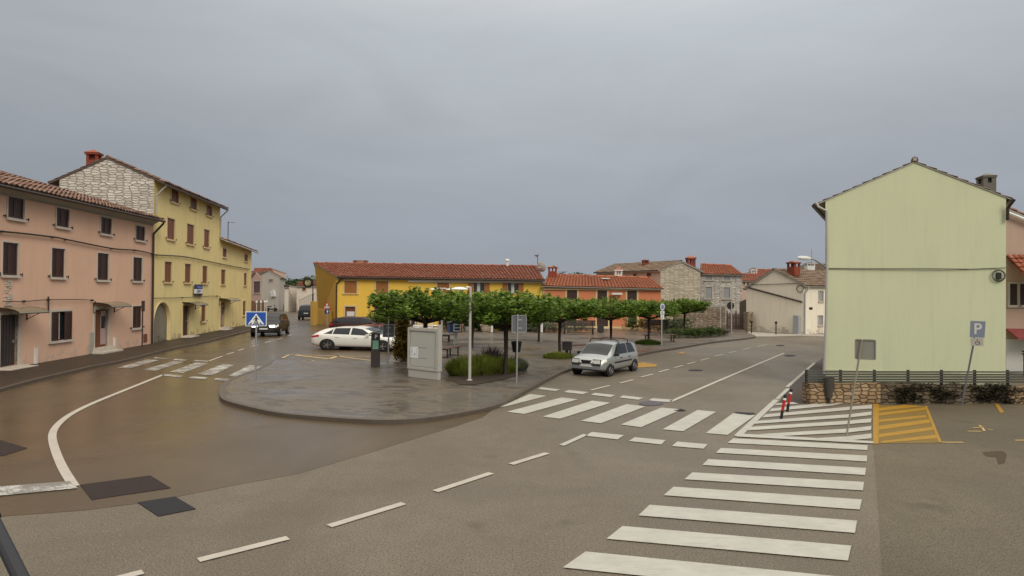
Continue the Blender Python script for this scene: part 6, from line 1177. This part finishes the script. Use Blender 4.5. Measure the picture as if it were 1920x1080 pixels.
    w = Wd / 2 * interp(wid, L); m = MB(); m.mesh([(L - c + .004, y, z) for y, z in ((-w * .40, zf + .27), (w * .40, zf + .27), (w * .26, zf + .11), (-w * .26, zf + .11))] + [(L - c + .012, y, z) for y, z in ((-w * .40, zf + .27), (w * .40, zf + .27), (w * .26, zf + .11), (-w * .26, zf + .11))], [(0, 1, 2, 3), (4, 7, 6, 5), (0, 4, 5, 1), (1, 5, 6, 2), (2, 6, 7, 3), (3, 7, 4, 0)]); build('grille', m, M_TRIM, t)
    m = MB(); [m.box((L - c + .001, sd * w * .75, zf + .205), (.008, w * .28, .115)) for sd in (1, -1)]; build('lens_surround', m, M_TRIM, t); m = MB(); m.box((L - c + .006, 0, zf - .17), (.010, w * .86, .03)); build('lower_grille', m, M_TRIM, t); m = MB(); m.box((L - c + .015, 0, zf + .02), (.008, .26, .055)); build('number_plate', m, M_PLATE, t)
    m = MB(); m.box((-c - .01, 0, spec['rp']), (.008, .26, .055)); build('number_plate', m, M_PLATE, t)
    r0, r1, k0, k1 = spec['tl']
    for sd in (1, -1): m = patch(r0, r1, [k0, (k0 + k1) / 2, k1], .010, (sd,), 3); build('tail_light', m, M_TL, t)
    for sd in (1, -1): m = MB(); q = pos(spec['mx'], 7, sd) + Vector((0, sd * .09, .07)); m.box(q, (.05, .085, .06)); build('mirror', m, spec.get('mm') or body, t)
    if spec.get('strip'): m = patch(spec['wx'][0] + wr * 1.2, spec['wx'][1] - wr * 1.2, [4.0, 4.5], .012, (1, -1), 6); build('side_moulding', m, M_TRIM, t); 
    for sd in (1, -1) if spec.get('strip') else (): m = MB(); m.box((L - c + .012, sd * w * .66, zf + .055), (.012, w * .32, .022)); m.box((L - c - .07, sd * w * .985, zf + .055), (.09, .012, .022)); build('bumper_strip', m, M_TRIM, t)
    for x in spec.get('hx', ()):
        for sd in (1, -1): m = MB(); m.box(pos(x, 6, sd) + Vector((0, sd * .01, -.05)), (.09, .02, .018)); build('door_handle', m, spec.get('mm') or body, t)
    m = patch(spec['wx'][0] + wr * 1.2, spec['wx'][1] - wr * 1.2, [1.05, 1.9], .006, (1, -1), 4); build('sill_trim', m, M_TRIM, t)
    if rack:
        for x in rack:
            m = MB(); zt = interp(top, x); hw = interp(rw, x) * Wd / 2; m.tube([(x - c, -hw - .06, zt - .10), (x - c, -hw - .02, zt + .06), (x - c, -hw + .1, zt + .12), (x - c, hw - .1, zt + .12), (x - c, hw + .02, zt + .06), (x - c, hw + .06, zt - .10)], .025, 6); build('roof_bar', m, M_TRIM, t)
    return t
def vnar(x0, x1, lean0, lean1):
    """window edges that lean inward towards the roof"""
    def f(xx, k, i): h = (k - 7.5) / 4.1; a = x0 + lean0 * h; b = x1 - lean1 * h; return a + (b - a) * i
    return f
ATOS = dict(L=3.55, W=1.52, zs=.24, top=[(0, .95), (.06, 1.1), (.25, 1.42), (.7, 1.52), (1.9, 1.54), (2.25, 1.47), (2.95, .98), (3.3, .88), (3.55, .66)], belt=[(0, .80), (.2, .92), (2.2, .92), (2.95, .90), (3.35, .80), (3.55, .60)], wid=[(0, .90), (.25, .98), (1, 1), (2.8, 1), (3.25, .95), (3.5, .84), (3.55, .80)], rw=[(0, .80), (.5, .76), (1.9, .76), (2.3, .76), (2.9, .80), (3.3, .80), (3.55, .72)],
    win=[('rear_window', .35, 1.15, vnar(.42, 1.18, .22, 0)), ('front_window', 1.25, 2.55, vnar(1.26, 2.62, 0, .52))], screens=[('windscreen', 2.28, 2.90), ('rear_screen', .07, .26)], wx=(.56, 2.93), wr=.28, hl=(3.22, 3.53, 5.4, 6.9), fz=.50, rp=.6, tl=(.02, .16, 5.0, 7.4), mx=2.52, mm=M_TRIM, strip=True, hx=(1.15, 1.95))
FOCUS = dict(L=4.38, W=1.82, zs=.20, top=[(0, .92), (.12, 1.06), (.42, 1.24), (.62, 1.33), (1.3, 1.44), (2.1, 1.47), (2.7, 1.36), (3.35, 1.02), (3.9, .88), (4.25, .74), (4.38, .62)], belt=[(0, .88), (.4, .98), (1.2, .96), (2.6, .92), (3.3, .92), (3.9, .82), (4.25, .70), (4.38, .58)], wid=[(0, .84), (.15, .92), (.7, 1), (3.5, 1), (4.0, .95), (4.28, .82), (4.38, .72)], rw=[(0, .70), (.6, .66), (1.3, .69), (2.2, .69), (2.8, .72), (3.4, .80), (4.0, .78), (4.38, .6)],
    win=[('quarter_window', .74, 1.06, vnar(.64, 1.06, .46, 0)), ('rear_window', 1.10, 1.92, vnar(1.10, 1.92, .04, 0)), ('front_window', 2.0, 3.1, vnar(2.0, 3.12, 0, .60))], screens=[('windscreen', 2.58, 3.32), ('rear_screen', .12, .42)], wx=(.86, 3.56), wr=.33, hl=(3.98, 4.33, 5.2, 6.8), fz=.42, rp=.62, tl=(.0, .42, 5.4, 6.6), mx=2.86, hx=(1.35, 2.25))
ESTATE = dict(L=4.70, W=1.82, zs=.22, top=[(0, .92), (.12, 1.15), (.32, 1.36), (.8, 1.46), (2.3, 1.47), (2.9, 1.36), (3.6, 1.0), (4.2, .88), (4.6, .72), (4.70, .60)], belt=[(0, .86), (.4, .95), (2.8, .93), (3.6, .92), (4.2, .82), (4.6, .68), (4.7, .56)], wid=[(0, .86), (.15, .94), (.7, 1), (3.8, 1), (4.3, .95), (4.6, .84), (4.7, .74)], rw=[(0, .76), (.6, .72), (2.4, .70), (3.0, .73), (3.7, .80), (4.7, .64)],
    win=[('quarter_window', .42, 1.18, vnar(.38, 1.18, .22, 0)), ('rear_window', 1.24, 2.12, vnar(1.24, 2.12, 0, 0)), ('front_window', 2.2, 3.3, vnar(2.2, 3.35, 0, .62))], screens=[('windscreen', 2.78, 3.55), ('rear_screen', .1, .34)], wx=(.92, 3.72), wr=.33, hl=(4.3, 4.64, 5.2, 6.8), fz=.42, rp=.7, tl=(.0, .3, 5.4, 7.0), mx=3.1, hx=(1.5, 2.5))
SUV = dict(L=4.45, W=1.86, zs=.28, top=[(0, 1.0), (.1, 1.25), (.3, 1.58), (.8, 1.68), (2.4, 1.68), (2.8, 1.58), (3.4, 1.16), (4.0, 1.05), (4.35, .90), (4.45, .74)], belt=[(0, .92), (.4, 1.06), (2.9, 1.05), (3.5, 1.06), (4.0, .98), (4.35, .84), (4.45, .70)], wid=[(0, .88), (.15, .95), (.6, 1), (3.7, 1), (4.1, .96), (4.38, .86), (4.45, .80)], rw=[(0, .78), (.6, .74), (2.4, .73), (2.9, .75), (3.5, .82), (4.45, .74)],
    win=[('quarter_window', .40, 1.05, vnar(.38, 1.05, .2, 0)), ('rear_window', 1.12, 2.0, vnar(1.12, 2.0, 0, 0)), ('front_window', 2.08, 3.15, vnar(2.08, 3.2, 0, .56))], screens=[('windscreen', 2.72, 3.36), ('rear_screen', .1, .32)], wx=(.84, 3.55), wr=.35, hl=(4.08, 4.41, 5.3, 6.9), fz=.60, rp=.75, tl=(.0, .3, 5.4, 7.4), mx=2.95, mm=M_TRIM, hx=(1.35, 2.3))
def place(p0, p1, L):
    """ground points (rear, front) -> centre and heading"""
    a, b = V2(p0), V2(p1); d = (b - a).normalized(); return V3((a + b) / 2, 0), math.atan2(d.y, d.x)
# silver car: front bumper near (1108, 705), rear near (1160, 675)
fr_, rr_ = G(1105, 705), G(1186, 683)
roaddir = (V2(G(1283, 653)) - V2(G(1067, 697))).normalized(); hd = math.atan2(-roaddir.y, -roaddir.x)
front_c = V2(G(1100, 706)); sc_ = 1.04; cen = front_c + roaddir * (3.55 * sc_ * .92 / 2 + .0)
car('silver_car', 'silver five door hatchback with black roof bars parked at the kerb, facing the crosswalk', 'car', V3(cen, 0), hd + rad(-1), ATOS, paint('silver_paint', (.40, .42, .42), .55), sc_, rack=(1.0, 1.95)).scale = (sc_ * .92, sc_ * .98, sc_ * .80)
wa, wb = G(614, 656.5), G(717, 659.5); hdw = math.atan2((wb - wa).y, (wb - wa).x); dv = Vector((math.cos(hdw), math.sin(hdw))); nv = Vector((-dv.y, dv.x)); s_ = (V2(wb) - V2(wa)).length / 2.70
car('white_car', 'white five door hatchback parked side on behind the yellow bay marking', 'car', V3((V2(wa) + V2(wb)) / 2 + nv * .86 * s_ + dv * (-.02) * s_, 0), hdw, FOCUS, paint('white_paint_car', (.72, .71, .67)), s_).scale.z = s_ * .745
cw = (V2(wa) + V2(wb)) / 2 + nv * .86 * s_
car('red_car', 'dark red car parked just beyond the white hatchback, mostly hidden by it', 'car', V3(cw + nv * 3.3 + dv * .15, 0), hdw + rad(1), FOCUS, paint('red_paint', (.20, .02, .02)), s_ * .98).scale.z = s_ * .73
car('estate_car', 'dark plum estate car parked beyond the red car, nearest the yellow house', 'car', V3(V2(atY(685, 600, 47.5)), 0), hdw + rad(1), ESTATE, paint('plum_paint', (.045, .02, .022)), 1.06).scale.z = .92
sc_p = G(485, 632); car('black_suv', 'black off road car driving towards the viewer with lit headlights', 'car', V3(V2(sc_p) + Vector((-.05, 2.35)), 0), rad(-90) + rad(9), SUV, paint('black_paint', (.022, .017, .015)), 1.05, lit=True).scale.z = .93
bs = G(571, 600); car('parked_suv', 'dark car parked against the ochre garden wall down the left street', 'car', V3(V2(bs) + Vector((-.3, 2.4)), 0), rad(100), SUV, paint('dark_blue_paint', (.025, .03, .045)), 1.0)
bs = G(539, 580); car('distant_car', 'dark car parked far down the left street beside the pale grey house', 'car', V3(V2(bs) + Vector((0, 2.4)), 0), rad(100), FOCUS, paint('grey_green_paint', (.04, .05, .045)), 1.05)
bs = G(567, 582); car('distant_red_car', 'dark red car far down the left street in front of the white cottage', 'car', V3(V2(bs) + Vector((.3, 2.4)), 0), rad(-75), ESTATE, paint('maroon_paint', (.12, .02, .02)), 1.0)
# moped by the timber fence
b_ = G(509, 584); t = thing('moped', 'dark moped parked by the timber fence far down the left street', 'moped', b_, rotz=rad(40)); mb = MB()
for x in (-.62, .62): mb.lathe([(.22, -.05), (.30, -.05), (.30, .05), (.22, .05)], 16, Matrix.Translation((x, 0, .30)) @ RX)
build('wheel', mb, M_TYRE, t); mb = MB(); mb.tube([(.62, 0, .3), (.5, 0, .9), (.42, 0, 1.05)], .05, 6); mb.tube([(.5, 0, .4), (-.1, 0, .35), (-.6, 0, .55)], .1, 8); build('frame', mb, M_IRON, t); mb = MB(); mb.box((-.35, 0, .78), (.35, .14, .08)); build('seat', mb, M_TRIM, t); mb = MB(); mb.tube([(.42, -.32, 1.05), (.42, .32, 1.05)], .03, 6); build('handlebar', mb, M_IRON, t)
